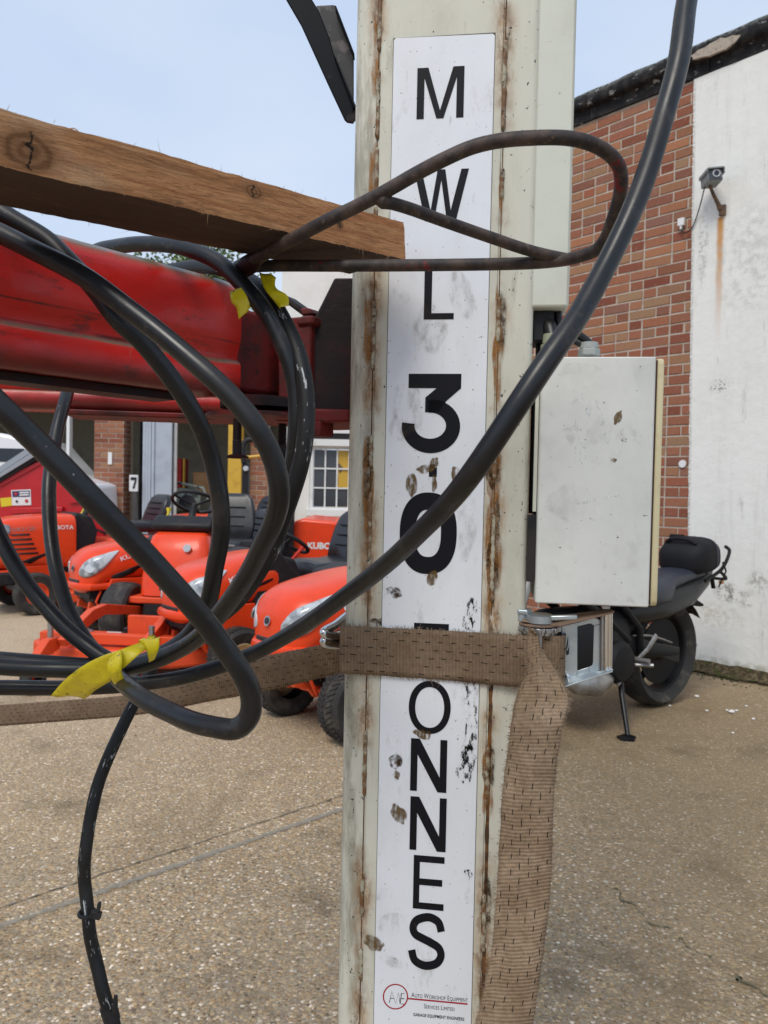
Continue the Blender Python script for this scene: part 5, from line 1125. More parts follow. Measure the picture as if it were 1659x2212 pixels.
def gland(px, py0, py1, rpx, mat, y):
    a, b_ = po(px, py1, -y), po(px, py0, -y); r_ = rpx/F*PD; zz_ = [a.z, a.z+(b_.z-a.z)*.55, b_.z]
    m_ = MB(); m_.lathe([(0, 0), (r_, 0), (r_, zz_[1]-zz_[0]), (r_*.8, zz_[1]-zz_[0]+.001), (0, zz_[1]-zz_[0]+.001)], PL(a.x, y, a.z), (0, 0, 1), 6); g_ = m_.build('gland', mat, CB, smooth=0, bevel=.0015)
    m_ = MB(); m_.lathe([(0, 0), (r_*.82, 0), (r_*.78, zz_[2]-zz_[1]), (0, zz_[2]-zz_[1])], PL(a.x, y, zz_[1]+.001), (0, 0, 1), 18); m_.build('cap', mat, g_)
    return a.x, b_.z
gx1_, gz1_ = gland(1190, 724, 770, 23, green_pl, .025); gx2_, gz2_ = gland(1272, 742, 770, 24, grey_pl, .03); gx3_, gz3_ = gland(1170, 715, 772, 14, black_pl, .07)

gr_w = grime('pale_scuff', (.72, .74, .74), (.50, .62), (120, 40, 40), .8); boff = V(((bxl+bxr)/2, 0, bz0)); gr_f = grime('faint_grey', (.30, .30, .28), (.42, .80), (30, 30, 18), .16)
for a in [(1265, 870, 10, 40, .25, gr_w, 61), (1290, 900, 8, 45, .3, gr_w, 62), (1240, 930, 6, 30, .1, gr_w, 63), (1250, 975, 14, 30, .1, gr_w, 64), (1228, 945, 9, 22, .15, gr_s, 65), (1232, 870, 14, 8, .5, gr_s, 66), (1344, 952, 7, 5, 0, gr_d, 67), (1330, 905, 8, 16, -.4, gr_b, 68), (1320, 995, 8, 5, 0, gr_b, 69), (1300, 960, 40, 60, .3, gr_f, 70), (1220, 1090, 45, 40, .1, gr_f, 71), (1385, 830, 22, 45, .4, gr_f, 72), (1330, 1200, 50, 40, .2, gr_f, 73), (1200, 1240, 40, 26, 0, gr_f, 74), (1280, 1080, 60, 3, .24, gr_w, 76), (1240, 800, 60, 14, 0, gr_f, 77), (1380, 1100, 20, 80, 0, gr_f, 78)]: smudge(*a, par=CB, y=-BO-.0006, off=boff, name='scuff')

# ------------------------------------------------------------------ ribbons of webbing
def webbing(name, base, light):
    t = NT(name); u = t.sep('UV'); X_, Y_ = u[0], u[1]          # metres along, metres across
    ribs = t.math('SINE', t.math('MULTIPLY', X_, 2*math.pi/.0052)); fine = t.math('SINE', t.math('MULTIPLY', Y_, 2*math.pi/.0017))
    n1 = t.noise(14, 6, .7); n2 = t.noise(150, 5, .75)
    c_ = t.mix(t.rng(n1, .35, .7), base, light); c_ = t.mix(t.rng(n2, .38, .68, 0, .5), c_, tuple(k*.5 for k in base)); c_ = t.mix(t.rng(t.noise(5, 5, .6, loc=(2, 2, 1)), .45, .7, 0, .5), c_, tuple(k*.62 for k in base))
    c_ = t.mix(t.rng(ribs, .35, 1.0, 0, .38), c_, tuple(k*.42 for k in base))
    Y_ = t.math('ADD', Y_, t.math('MULTIPLY', t.math('SUBTRACT', t.noise(30, 3), .5), .004)); row = t.math('DIVIDE', Y_, .0127); rowf = t.math('ABSOLUTE', t.math('SUBTRACT', t.math('FRACT', row), .5)); rid = t.math('FLOOR', row)
    dx = t.math('ADD', t.math('DIVIDE', X_, .0205), t.math('MULTIPLY', rid, .37)); dfr = t.math('FRACT', dx); did = t.math('FLOOR', dx)
    wnz = t.n('ShaderNodeTexWhiteNoise', noise_dimensions='2D'); cmb = t.n('ShaderNodeCombineXYZ'); t.l(rid, cmb.inputs[0]); t.l(did, cmb.inputs[1]); t.l(cmb.outputs[0], wnz.inputs['Vector'])
    on = t.math('MULTIPLY', t.math('LESS_THAN', rowf, .055), t.math('LESS_THAN', dfr, t.math('ADD', .28, t.math('MULTIPLY', wnz.outputs[0], .25))))
    on = t.math('MULTIPLY', on, t.math('GREATER_THAN', wnz.outputs[0], .22)); c_ = t.mix(t.math('MULTIPLY', on, .92), c_, (.012, .011, .01))
    t.set(c_, .92, spec=.15); h = t.math('ADD', t.math('ADD', t.math('MULTIPLY', ribs, -.35), t.math('MULTIPLY', fine, .12)), t.math('ADD', t.math('MULTIPLY', n2, .9), t.math('MULTIPLY', on, -1.2))); t.bump(h, .75, .0012); return t.m
web_d = webbing('webbing_brown', (.20, .137, .088), (.28, .20, .135)); web_l = webbing('webbing_light', (.25, .172, .108), (.38, .28, .19)); fuzz_m = M('frayed_fibre', (.22, .16, .11), .95)
def ribbon(name, mat, secs, parent, n=14, K=9, width=.076, thick=.0028, curl=0, fuzz=0, seed=1, fpart=True, wrinkle=.0012, wave=0):
    """secs: pairs of world points (edge A, edge B) along the strap"""
    rows = spline([tuple(a)+tuple(b) for a, b in secs], n); m_ = MB(); L_ = 0; V_ = []; UVs = []
    mids = []
    for i, q in enumerate(rows):
        a, b = V(q[:3]), V(q[3:]); md = (a+b)/2
        if mids: L_ += (md-mids[-1]).length
        mids.append(md); t_ = (V(rows[min(i+1, len(rows)-1)][:3])+V(rows[min(i+1, len(rows)-1)][3:])-V(rows[max(i-1, 0)][:3])-V(rows[max(i-1, 0)][3:])).normalized(); nrm = t_.cross(b-a).normalized()
        wb = [(b-a)*(.012*mnoise.noise(V((L_*55, seed, 1)))), (b-a)*(.012*mnoise.noise(V((L_*55, seed, 5))))] if wrinkle < .002 else [V(), V()]
        V_.append([(a+wb[0]).lerp(b+wb[1], k/(K-1))+nrm*(curl*math.sin(math.pi*k/(K-1))+wrinkle*mnoise.noise(V((L_*(18 if wrinkle < .002 else 60)+seed, k*.45, seed)))+wave*(mnoise.noise(V((L_*9, k*.12, seed+3)))+.5*mnoise.noise(V((L_*23, k*.3, seed+7))))) for k in range(K)]); UVs.append(L_)
    vs_ = [p_ for r_ in V_ for p_ in r_]; fs = []; uv = []
    for i in range(len(V_)-1):
        for k in range(K-1):
            fs.append((i*K+k, i*K+k+1, (i+1)*K+k+1, (i+1)*K+k)); y0, y1 = k/(K-1)*width, (k+1)/(K-1)*width; uv.append([(UVs[i], y0), (UVs[i], y1), (UVs[i+1], y1), (UVs[i+1], y0)])
    m_.add(vs_, fs, uv); o_ = m_.build(name, mat, parent, solid=thick)
    if fuzz:
        rn = random.Random(seed); q_ = MB()
        for _ in range(fuzz):
            i = rn.randrange(1, len(V_)-1); e = rn.random(); k = 0 if e < .5 else K-1; f_ = rn.random(); base_ = V_[i][k].lerp(V_[i+1 if i+1 < len(V_) else i][k], f_)
            outd = (V_[i][k]-V_[i][1 if k == 0 else K-2]).normalized(); al = (V_[i+1][k]-V_[i-1][k]).normalized(); L2 = rn.uniform(.0012, .0048)*(1 if rn.random() < .93 else 2.4); rv = V((rn.gauss(0, 1), rn.gauss(0, 1), rn.gauss(0, 1)))*.45
            d1 = (outd*.8+al*rn.gauss(0, .6)+rv).normalized()*L2; d2 = d1+(outd*.2+al*rn.gauss(0, .8)+rv).normalized()*L2*.7; w_ = al*.00034
            q_.add([base_-w_, base_+w_, base_+d1+w_*.8, base_+d1-w_*.8, base_+d2], [(0, 1, 2, 3), (3, 2, 4)])
        q_.build('frayed_edge', fuzz_m, o_, smooth=0, kind='stuff')
    return o_
ST = thing('ratchet_strap', 'frayed brown webbing strap bound round the post with a long twisted tail', 'strap', PM)
def pf(px, py, out): q = po(px, py, out); return PL(q.x, -out, q.z)
# round the front of the post, from the left edge to the spool
xs0 = po(724, 1400).x
def wz(px, ya, yb, out): return pf(px, ya, out), pf(px, yb, out)
fr = [(PL(xl-.006, .10, po(740, 1362).z), PL(xl-.006, .10, po(740, 1440).z)), (PL(xl-.007, .04, po(726, 1357).z), PL(xl-.007, .04, po(726, 1446).z)), (PL(xl-.003, .008, po(728, 1354).z), PL(xl-.003, .008, po(728, 1450).z)),
      wz(740, 1352, 1454, .005), wz(790, 1354.5, 1456.5, .006), wz(870, 1358, 1462, .005), wz(960, 1362.5, 1469, .005), wz(1050, 1368.5, 1477, .005), wz(1110, 1371.5, 1483, .006), wz(1150, 1372, 1484, .006), wz(1172, 1371, 1483, .0)]
ribbon('band', web_d, fr, ST, wave=.0015, fuzz=1100, seed=3)
# twisted tail hanging down in front
tail = [((1146, 1356), (1151, 1362), 1.150, 1.150), ((1144, 1372), (1154, 1376), 1.148, 1.152), ((1141, 1405), (1170, 1400), 1.14, 1.15), ((1136, 1455), (1199, 1446), 1.13, 1.12), ((1117, 1500), (1227, 1503), 1.125, 1.10), ((1108, 1550), (1221, 1545), 1.115, 1.09), ((1102, 1595), (1211, 1595), 1.11, 1.085), ((1089.5, 1681), (1198, 1690), 1.105, 1.08), ((1081, 1802), (1193, 1803), 1.10, 1.075), ((1071, 1944), (1188, 1930), 1.09, 1.07), ((1057, 2086), (1170, 2080), 1.085, 1.07), ((1031, 2205), (1152, 2200), 1.08, 1.07), ((1012, 2330), (1130, 2330), 1.08, 1.07), ((1005, 2450), (1120, 2450), 1.08, 1.07)]
tl_ = ribbon('tail', web_l, [(P(a[0], a[1], da), P(b[0], b[1], db)) for a, b, da, db in tail], ST, K=11, curl=.005, wave=.010, fuzz=1500, seed=8)
# wrap on the spool
spx, spy = 1192, 1420; spc = po(spx, spy, -.004); sr_ = .0205
m = MB(); sz0, sz1 = po(spx, 1368, -.004).z, po(spx, 1486, -.004).z; rows = []
V_ = []; uv = []; fs = []
NA = 28
for j in range(9):
    z = sz0+(sz1-sz0)*j/8
    for k in range(NA+1):
        a = 2*math.pi*k/NA; V_.append(PL(spc.x+sr_*math.cos(a), .004+sr_*math.sin(a), z))
for j in range(8):
    for k in range(NA):
        fs.append((j*(NA+1)+k, j*(NA+1)+k+1, (j+1)*(NA+1)+k+1, (j+1)*(NA+1)+k)); uv.append([(k/NA*.13, j/8*.076), ((k+1)/NA*.13, j/8*.076), ((k+1)/NA*.13, (j+1)/8*.076), (k/NA*.13, (j+1)/8*.076)])
m.add(V_, fs, uv); m.build('spool_wrap', web_d, ST)
# run to the left, behind the hoses
lf = [(P(752, 1384, 1.40), P(748, 1444, 1.40)), (P(725, 1390, 1.38), P(722, 1456, 1.40)), (P(694, 1394, 1.38), P(690, 1464, 1.42)), (P(620, 1408, 1.42), P(618, 1482, 1.45)), (P(546, 1424, 1.46), P(546, 1497, 1.49)), (P(440, 1455, 1.52), P(440, 1517, 1.55)), (P(350, 1484, 1.6), P(350, 1536, 1.61)), (P(259, 1503, 1.68), P(259, 1548, 1.68)), (P(120, 1514, 1.76), P(120, 1559, 1.76)), (P(0, 1523, 1.84), P(0, 1568, 1.84)), (P(-160, 1534, 1.94), P(-160, 1578, 1.94)), (P(-700, 1570, 2.25), P(-700, 1612, 2.25)), (P(-1300, 1610, 2.6), P(-1300, 1650, 2.6))]
S2 = thing('webbing_strap', 'frayed brown webbing strap running off to the left behind the black hoses', 'strap', Matrix.Translation(P(380, 1500, 1.6)))
ribbon('band', web_d, lf, S2, fuzz=800, seed=12, curl=.003)
chrome = M('zinc_plate', (.62, .63, .64), .18, 1.0, layers=((18, (.35, .35, .36), .5, .75, .35),))
HK = thing('strap_hook', 'shiny double wire hook gripping the left edge of the post', 'hook', Matrix.Translation(P(715, 1365, 1.30)))
m = MB(); m.tube([P(*q) for q in spline([(760, 1322, 1.36), (742, 1336, 1.33), (722, 1352, 1.30), (704, 1361, 1.28), (700, 1367, 1.27), (708, 1373, 1.275), (730, 1374, 1.30), (755, 1374, 1.33)], 6)], .0075, 12); m.build('wire', chrome, HK)
m = MB(); m.tube([P(*q) for q in spline([(757, 1350, 1.36), (740, 1370, 1.33), (712, 1380, 1.285), (700, 1385, 1.275), (706, 1391, 1.28), (728, 1393, 1.30), (752, 1392, 1.33)], 6)], .0075, 12); m.build('wire', chrome, HK)

# ------------------------------------------------------------------ ratchet buckle
zinc = M('zinc_sheet', (.50, .55, .57), .36, .85, layers=((16, (.36, .41, .44), .42, .7, .5), (70, (.24, .25, .25), .60, .72, .6))); rust_film = M('rust_filmed_steel', (.20, .13, .09), .6, .3, layers=((14, (.32, .22, .15), .4, .7), (60, (.1, .07, .05), .6, .72))); bright = M('bright_bar', (.72, .72, .74), .16, 1.0)
def pr(px, py, y): q = po(px, py, -y); return PL(q.x, y, q.z)
RB = thing('ratchet_buckle', 'zinc plated ratchet buckle with a rusty top arm beside the post', 'ratchet', PM @ Matrix.Translation(V((spc.x, 0, sz1))))
def polyp(name, mat, pts, y0, y1, par=None, bevel=.0008):
    """outline in view pixels on the plane y0 of the post, pushed back to y1"""
    q = [po(x, y_, -y0) for x, y_ in pts]; m_ = MB(); vs_ = [PL(k.x, y0, k.z) for k in q]+[PL(k.x, y1, k.z) for k in q]; n_ = len(q)
    m_.add(vs_, [tuple(range(n_)), tuple(range(2*n_-1, n_-1, -1))]+[(i, i+n_, (i+1) % n_+n_, (i+1) % n_) for i in range(n_)]); return m_.build(name, mat, par or RB, bevel=bevel, smooth=30)
# back sheet with two windows, made of bars round the openings
zp_ = lambda x, y: (1105.9+x*.14882, 1289.2+y*.14882)
Z = lambda *pts: [zp_(*p_) for p_ in pts]
polyp('sheet', zinc, Z((720, 425), (950, 372), (950, 1090), (940, 1110), (720, 1120)), .012, .0135)
polyp('sheet_top', zinc, Z((948, 372), (1130, 322), (1180, 305), (1240, 312), (1280, 345), (1298, 390), (1190, 420), (1150, 390), (1110, 390), (960, 428), (948, 440)), .0121, .0134)
polyp('sheet_side', zinc, Z((1190, 421), (1299, 391), (1290, 1000), (1275, 1060), (1230, 1090), (1120, 1115), (1120, 1018), (1160, 1000), (1175, 960)), .0121, .0134)
polyp('sheet_bottom', zinc, Z((942, 1075), (1119, 1019), (1119, 1115), (942, 1150)), .0121, .0134)
polyp('sheet_foot', zinc, Z((605, 1118), (690, 1105), (715, 1070), (941, 1111), (941, 1190), (700, 1205), (640, 1160)), .0119, .0136)
polyp('slot', ink, Z((785, 770), (795, 690), (812, 590), (832, 590), (836, 700), (828, 830), (800, 852), (786, 830)), .0112, .01195)
m = MB(); m.tube([pr(*zp_(828, 590), .0105), pr(*zp_(826, 680), .009), pr(*zp_(812, 730), .009), pr(*zp_(790, 770), .0112)], .0016, 8); m.build('spring_wire', zinc, RB)
def ledge(name, mat, f_pts, b_pts, y0, y1, th):
    a = [pr(*p_, y0) for p_ in f_pts]; b_ = [pr(*p_, y1) for p_ in b_pts]; m_ = MB(); n_ = len(a); dn = V((0, 0, -th)); rows = a+b_; vs_ = rows+[q+dn for q in rows]; k = len(rows)
    poly = list(range(n_))+list(range(k-1, n_-1, -1)); m_.add(vs_, [tuple(poly), tuple(i+k for i in reversed(poly))]+[(poly[i], poly[i]+k, poly[(i+1) % k]+k, poly[(i+1) % k]) for i in range(k)]); return m_.build(name, mat, RB, bevel=.0005, smooth=30)
ledge('lower_arm', zinc, Z((680, 1330), (900, 1255), (1460, 1075), (1468, 1050)), Z((600, 1160), (880, 1130), (1300, 1068), (1440, 1035)), -.012, .018, .0022)
ledge('upper_arm', rust_film, Z((150, 345), (560, 395), (710, 410), (1470, 225), (1488, 200)), Z((200, 270), (560, 268), (900, 240), (1290, 180), (1440, 178)), -.010, .030, .0022)
for x_ in (1375, 1425): 
    a, b_ = pr(*zp_(x_, 232), .002), pr(*zp_(x_-8, 1060), .002); m = MB(); m.cyl(a, b_, .0048 if x_ == 1375 else .0038, 14); m.build('handle_bar', bright, RB)
a, b_ = pr(*zp_(1322, 250), .008), pr(*zp_(1315, 1060), .008); m = MB(); m.cyl(a, b_, .0045, 12); m.build('handle_bar', steel, RB)
m = MB(); q = pr(*zp_(1360, 178), .006); m.box(q+V((0, 0, .003)), (.012, .010, .006), PM.to_3x3()); m.build('rivet_head', steel, RB, bevel=.001)
# toothed wheels and axle
axz = V((0, 0, 1)); wc_ = pr(*zp_(385, 440), .0)
def gear(name, mat, zpix, r_, th, n_=13):
    c_ = pr(*zp_(400, zpix), .004); m_ = MB(); pl = []
    for k in range(n_):
        for da, rk in ((0, 1), (.48, 1), (.56, .86), (.94, .86)):
            a_ = 2*math.pi*(k+da)/n_; pl.append((c_.x+r_*rk*math.cos(a_), c_.y+r_*rk*math.sin(a_)))
    m_.prism(pl, c_.z-th/2, c_.z+th/2, axis='z'); return m_.build(name, mat, RB, bevel=.0006, smooth=30)
gear('ratchet_wheel', steel, 450, .033, .007); gear('ratchet_wheel', steel, 505, .0275, .005); 
c_ = pr(*zp_(385, 400), .004); m = MB(); m.lathe([(0, 0), (.030, 0), (.030, .0022), (0, .0022)], c_, axz, 30); m.build('washer', rust_film, RB)
c_ = pr(*zp_(400, 365), .004); m = MB(); m.lathe([(0, 0), (.0215, 0), (.0215, .011), (.018, .0125), (.012, .0125), (0, .0125)], c_, axz, 28); m.build('axle_cap', zinc, RB, smooth=35)
c_ = pr(*zp_(165, 250), .012); m = MB(); m.lathe([(0, 0), (.013, 0), (.0145, .003), (.0145, .007), (.012, .009), (0, .009)], c_, axz, 6); m.build('bolt_head', zinc, RB, smooth=0, bevel=.001)
c_ = pr(*zp_(140, 340), .012); m = MB(); m.cyl(c_, c_+V((0, 0, .012)), .011, 18); m.build('bolt_collar', zinc, RB)
m = MB(); q = pr(*zp_(745, 300), -.004); m.box(q, (.042, .010, .008), PM.to_3x3() @ Matrix.Rotation(R(-4), 3, 'Y')); m.build('pawl', zinc, RB, bevel=.002)
m = MB(); c_ = pr(*zp_(400, 450), .004); m.cyl(c_+V((0, 0, -.105)), c_, .013, 20); m.build('spool_axle', steel, RB)
for x_, y_ in ((683, 1165), (805, 1155)): c_ = pr(*zp_(x_, y_), .0118); m = MB(); m.lathe([(.0045, 0), (.0042, .0015), (.002, .0026), (0, .0028)], c_, PN, 14); m.build('rivet_head', chrome, RB)
# ------------------------------------------------------------------ red lift arm
t = NT('arm_red_paint'); nr = t.n('ShaderNodeNewGeometry'); sn = t.n('ShaderNodeSeparateXYZ'); t.l(nr.outputs['Normal'], sn.inputs[0])
c = t.mix(t.rng(t.noise((5, 16, 16), 6, .65), .42, .72, 0, .8), (.62, .017, .012), (.45, .016, .013)); c = t.mix(t.rng(t.noise((14, 40, 40), 6, .75), .56, .70, 0, .75), c, (.075, .022, .018))
c = t.mix(t.rng(t.noise(75, 4, .6), .685, .715, 0, .95), c, (.03, .02, .015)); c = t.mix(t.math('MULTIPLY', t.rng(sn.outputs[2], .25, .75), t.rng(t.noise(25, 6, .7), .2, .5)), c, (.16, .13, .09))
c = t.mix(t.rng(t.noise((60, 9, 9), 5, .7, loc=(1, 2, 4)), .66, .73, 0, .6), c, (.50, .10, .08))
c = t.mix(t.rng(t.noise((7, 22, 30), 6, .8, loc=(6, 2, 2)), .60, .70, 0, .7), c, (.16, .02, .016)); zz_ = t.sep()
for zc_, w_ in ((.058, .005), (.084, .002)):
    f = t.math('MULTIPLY', t.rng(t.math('ABSOLUTE', t.math('SUBTRACT', zz_[2], t.math('ADD', zc_-.002, t.math('MULTIPLY', t.noise((9, 1, 1), 4), .004)))), .0006, w_, 1, 0), t.rng(t.noise((5, 3, 3), 5, .7, loc=(zc_*90, 0, 0)), .36, .60)); c = t.mix(t.math('MULTIPLY', f, .9), c, (.045, .014, .012))
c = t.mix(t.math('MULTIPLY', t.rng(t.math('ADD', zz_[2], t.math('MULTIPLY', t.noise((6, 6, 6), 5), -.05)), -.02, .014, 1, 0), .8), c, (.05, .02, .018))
t.set(c, t.rng(t.noise(10, 5), .3, .7, .22, .48), spec=.45, coat=.1); t.bump(t.noise(26, 5, .65), .2, .004); arm_red = t.m
dark_red = M('greasy_dark_red', (.15, .012, .011), .55, spec=.3, layers=((11, (.035, .016, .014), .40, .66), (30, (.28, .012, .010), .60, .72), (80, (.015, .012, .012), .62, .7)), bump=(60, .4, .003))
black_steel = M('greasy_black_steel', (.010, .005, .006), .5, spec=.25, layers=((9, (.045, .007, .008), .45, .75, .7), (60, (.08, .018, .014), .66, .76)), bump=(50, .3, .003))
oA, oB = P(0, 786, .92), P(524, 862, 1.20); oA.z = oB.z = (oA.z+oB.z)/2
ax = (oB-oA).normalized(); AM = frame(oB, ax); AI = AM.inverted(); AL = .95
AR = thing('lift_beam', 'red steel lift arm with a folded rib, grimy on top, reaching in from the left', 'arm', AM)
H_ = .181
prof = [(.012, 0), (.003, .006), (0, .018), (0, .048), (.003, .0515), (.0095, .056), (.0105, .062), (.006, .074), (.002, .086), (0, .098), (0, .155), (.004, .169), (.014, .178), (.028, H_), (.095, H_), (.108, .177), (.114, .164), (.114, .014), (.106, .002)]
rings = []
NX = 48
for i in range(NX+1):
    x = -AL+AL*i/NX; k = max(0, (x+.035)/.035); r_ = []
    for y, z in prof:
        cy = .057; cz = H_/2; f = 1-.10*k*k; r_.append(V((x, cy+(y-cy)*f+.0006*mnoise.noise(V((x*30, z*40, 2))), cz+(z-cz)*(1-.07*k*k)+.0006*mnoise.noise(V((x*25, 4, z*30))))))
    rings.append(r_)
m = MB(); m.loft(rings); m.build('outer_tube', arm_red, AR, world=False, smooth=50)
m = MB(); m.prism([(.020, .012), (.094, .012), (.094, .145), (.020, .145)], -.02, .16, axis='x'); m.build('inner_tube', dark_red, AR, world=False, bevel=.008)
m = MB(); m.prism([(.035, -.012), (.085, -.012), (.085, -.001), (.035, -.001)], -.95, -.10, axis='x'); m.build('under_strip', black_steel, AR, world=False)
# pivot block and the carriage plates against the post
PV = thing('lift_carriage', 'dark greasy red carriage bracket between the arm and the post', 'bracket', PM)
def pb(name, mat, pts, d, dep, bevel=.003, par=None):
    a = [P(x, y, d) for x, y in pts]; b_ = [q+V((.02, dep, 0)) for q in a]; m_ = MB(); n_ = len(a)
    m_.add(a+b_, [tuple(range(n_)), tuple(range(2*n_-1, n_-1, -1))]+[(i, i+n_, (i+1) % n_+n_, (i+1) % n_) for i in range(n_)]); return m_.build(name, mat, par or PV, bevel=bevel, smooth=30)
pb('side_plate', black_steel, [(668, 692), (680, 684), (716, 612), (722, 600), (770, 600), (770, 912), (664, 905)], 1.268, .12)
pb('end_flange', dark_red, [(600, 688), (644, 684), (668, 684), (672, 700), (669, 900), (600, 900)], 1.255, .05)
pb('top_lip', dark_red, [(640, 686), (652, 681), (676, 680), (676, 700), (640, 703)], 1.25, .03, .004)
pb('lug', dark_red, [(648, 664), (665, 664), (680, 678), (650, 682)], 1.28, .03)
pb('lower_plate', dark_red, [(560, 862), (626, 880), (670, 882), (756, 884), (756, 911), (690, 913), (600, 910), (540, 884)], 1.25, .16, .004)
pb('stop_block', dark_red, [(664, 912), (692, 908), (692, 938), (688, 942), (664, 942)], 1.25, .03)
c_ = P(565, 884, 1.24); m = MB(); m.lathe([(0, 0), (.066, 0), (.066, .012), (.05, .018), (0, .018)], c_, (0, 0, 1), 36); m.build('pivot_disc', black_steel, PV)
c_ = P(560, 905, 1.245); m = MB(); m.lathe([(0, 0), (.085, 0), (.085, .006), (0, .006)], c_, (0, 0, 1), 36); m.build('pivot_plate', dark_red, PV)
pb('brace', black_steel, [(597, 640), (606, 632), (668, 676), (676, 690), (664, 690)], 1.30, .04)
for px_, y0_, y1_, d_ in ((513, 905, 990, 1.17), (610, 915, 1000, 1.22)):
    a, b_ = P(px_, y0_, d_), P(px_, y1_, d_); b_.x = a.x; b_.y = a.y
    bt = thing('hanging_bolt', 'black bolt with a flat round head under the arm, '+('clear of the hoses' if px_ < 550 else 'half hidden by two hoses'), 'bolt', Matrix.Translation(b_))
    m = MB(); n_ = 40; pts = [a+(b_-a)*k/n_ for k in range(n_+1)]; m.tube(pts, [(.0062 if (k % 2 or k > 22) else .0074)*(1.15 if k > 22 else 1) for k in range(n_+1)], 12); m.build('shank', black_steel, bt, smooth=60)
    m = MB(); m.lathe([(0, 0), (.017, 0), (.018, .003), (.009, .006), (0, .006)], b_, (0, 0, 1), 20); m.build('head', black_steel, bt)
# second arm on the far side of the carriage
oC, oD = P(-120, 872, 1.50), P(700, 905, 1.62)
oD.z = oC.z = (oC.z+oD.z)/2; ax2 = (oD-oC).normalized()
A2 = thing('lift_beam', 'second red lift arm lower down behind the near one', 'arm', frame(oC, ax2)); L2 = (oD-oC).length
m = MB(); rings = []
for i in range(21):
    x = L2*i/20; rings.append([V((x, y, z)) for y, z in [(.008, .0), (0, .008), (0, .03), (.005, .036), (0, .042), (0, .11), (.01, .12), (.09, .12), (.10, .11), (.10, .008), (.092, 0)]])
m.loft(rings); m.build('tube', arm_red, A2, world=False, smooth=50)
m = MB(); bx(m, L2*.3, L2, -.012, .11, -.012, -.0005); m.build('wear_strip', dark_red, A2, world=False, bevel=.003)

# ------------------------------------------------------------------ black strut behind the post's upper left
SB = thing('black_strut', 'black steel channel strut slanting up behind the top of the post', 'strut', Matrix.Translation(P(700, 100, 1.34)))
zs = lambda x, y: (592.5+x*.1290, y*.1290)
def strut(name, mat, pts, d, dep, bevel=.002):
    a = [P(*zs(*q), d) for q in pts]; b_ = [q+V((.0, dep, .0)) for q in a]; m_ = MB(); n_ = len(a)
    m_.add(a+b_, [tuple(range(n_)), tuple(range(2*n_-1, n_-1, -1))]+[(i, i+n_, (i+1) % n_+n_, (i+1) % n_) for i in range(n_)]); return m_.build(name, mat, SB, bevel=bevel, smooth=30)
blk_paint = M('black_strut_paint', (.006, .007, .010), .5, layers=((30, (.05, .045, .045), .64, .74),), spec=.12); scuffed = M('scuffed_black', (.03, .03, .033), .6, layers=((26, (.14, .12, .12), .52, .66),))
strut('channel_face', blk_paint, [(60, -280), (520, -280), (640, 0), (740, 160), (930, 640), (1000, 920), (1330, 1780), (1330, 2060), (1215, 2040), (1175, 2000), (900, 1410), (450, 420), (205, 0)], 1.36, .006)
strut('channel_flange', blk_paint, [(1000, 920), (1030, 960), (1380, 1800), (1330, 1790)], 1.35, .05)
strut('back_plate', scuffed, [(700, 90), (990, 75), (1030, 90), (1330, 880), (1330, 1760), (1000, 940)], 1.40, .01)
strut('edge_rib', blk_paint, [(1012, 84), (1036, 92), (1345, 900), (1325, 900)], 1.375, .022)
m = MB(); c_ = P(*zs(1290, 2000), 1.35); m.lathe([(0, 0), (.008, 0), (.008, .008), (0, .008)], c_, (0, -1, 0), 6); m.build('bolt_head', black_steel, SB)

# ------------------------------------------------------------------ timber lying over the arm
tA, tB = P(0, 358, .70), P(876, 561, 1.105); tx = (tB-tA).normalized(); TM = frame(tB, tx); TLn = (tB-tA).length
t = NT('rough_timber'); xyz = t.sep()
gw = t.noise((2.2, 26, 34), 7, .72, dist=.6); c = t.ramp(gw, [(.22, (.17, .070, .027)), (.40, (.40, .168, .070)), (.52, (.55, .28, .125)), (.62, (.32, .145, .06)), (.78, (.56, .34, .175))])
fib = t.noise((22, 120, 210), 6, .8, dist=1.2); c = t.mix(t.rng(fib, .45, .66, 0, .6), c, (.14, .062, .028)); c = t.mix(t.rng(fib, .30, .44, .45, 0), c, (.62, .42, .25))
c = t.mix(t.rng(t.noise((5, 9, 9), 5, .65), .50, .75, 0, .55), c, (.56, .40, .25))
c = t.mix(t.rng(t.noise((9, 14, 14), 6, .75, loc=(3, 1, 2)), .60, .74, 0, .85), c, (.07, .045, .03))
def tl2(px, py): q = TM.inverted() @ onplane(px, py, tB, TM.to_3x3() @ V((0, 1, 0))); return q
kn_b = 0
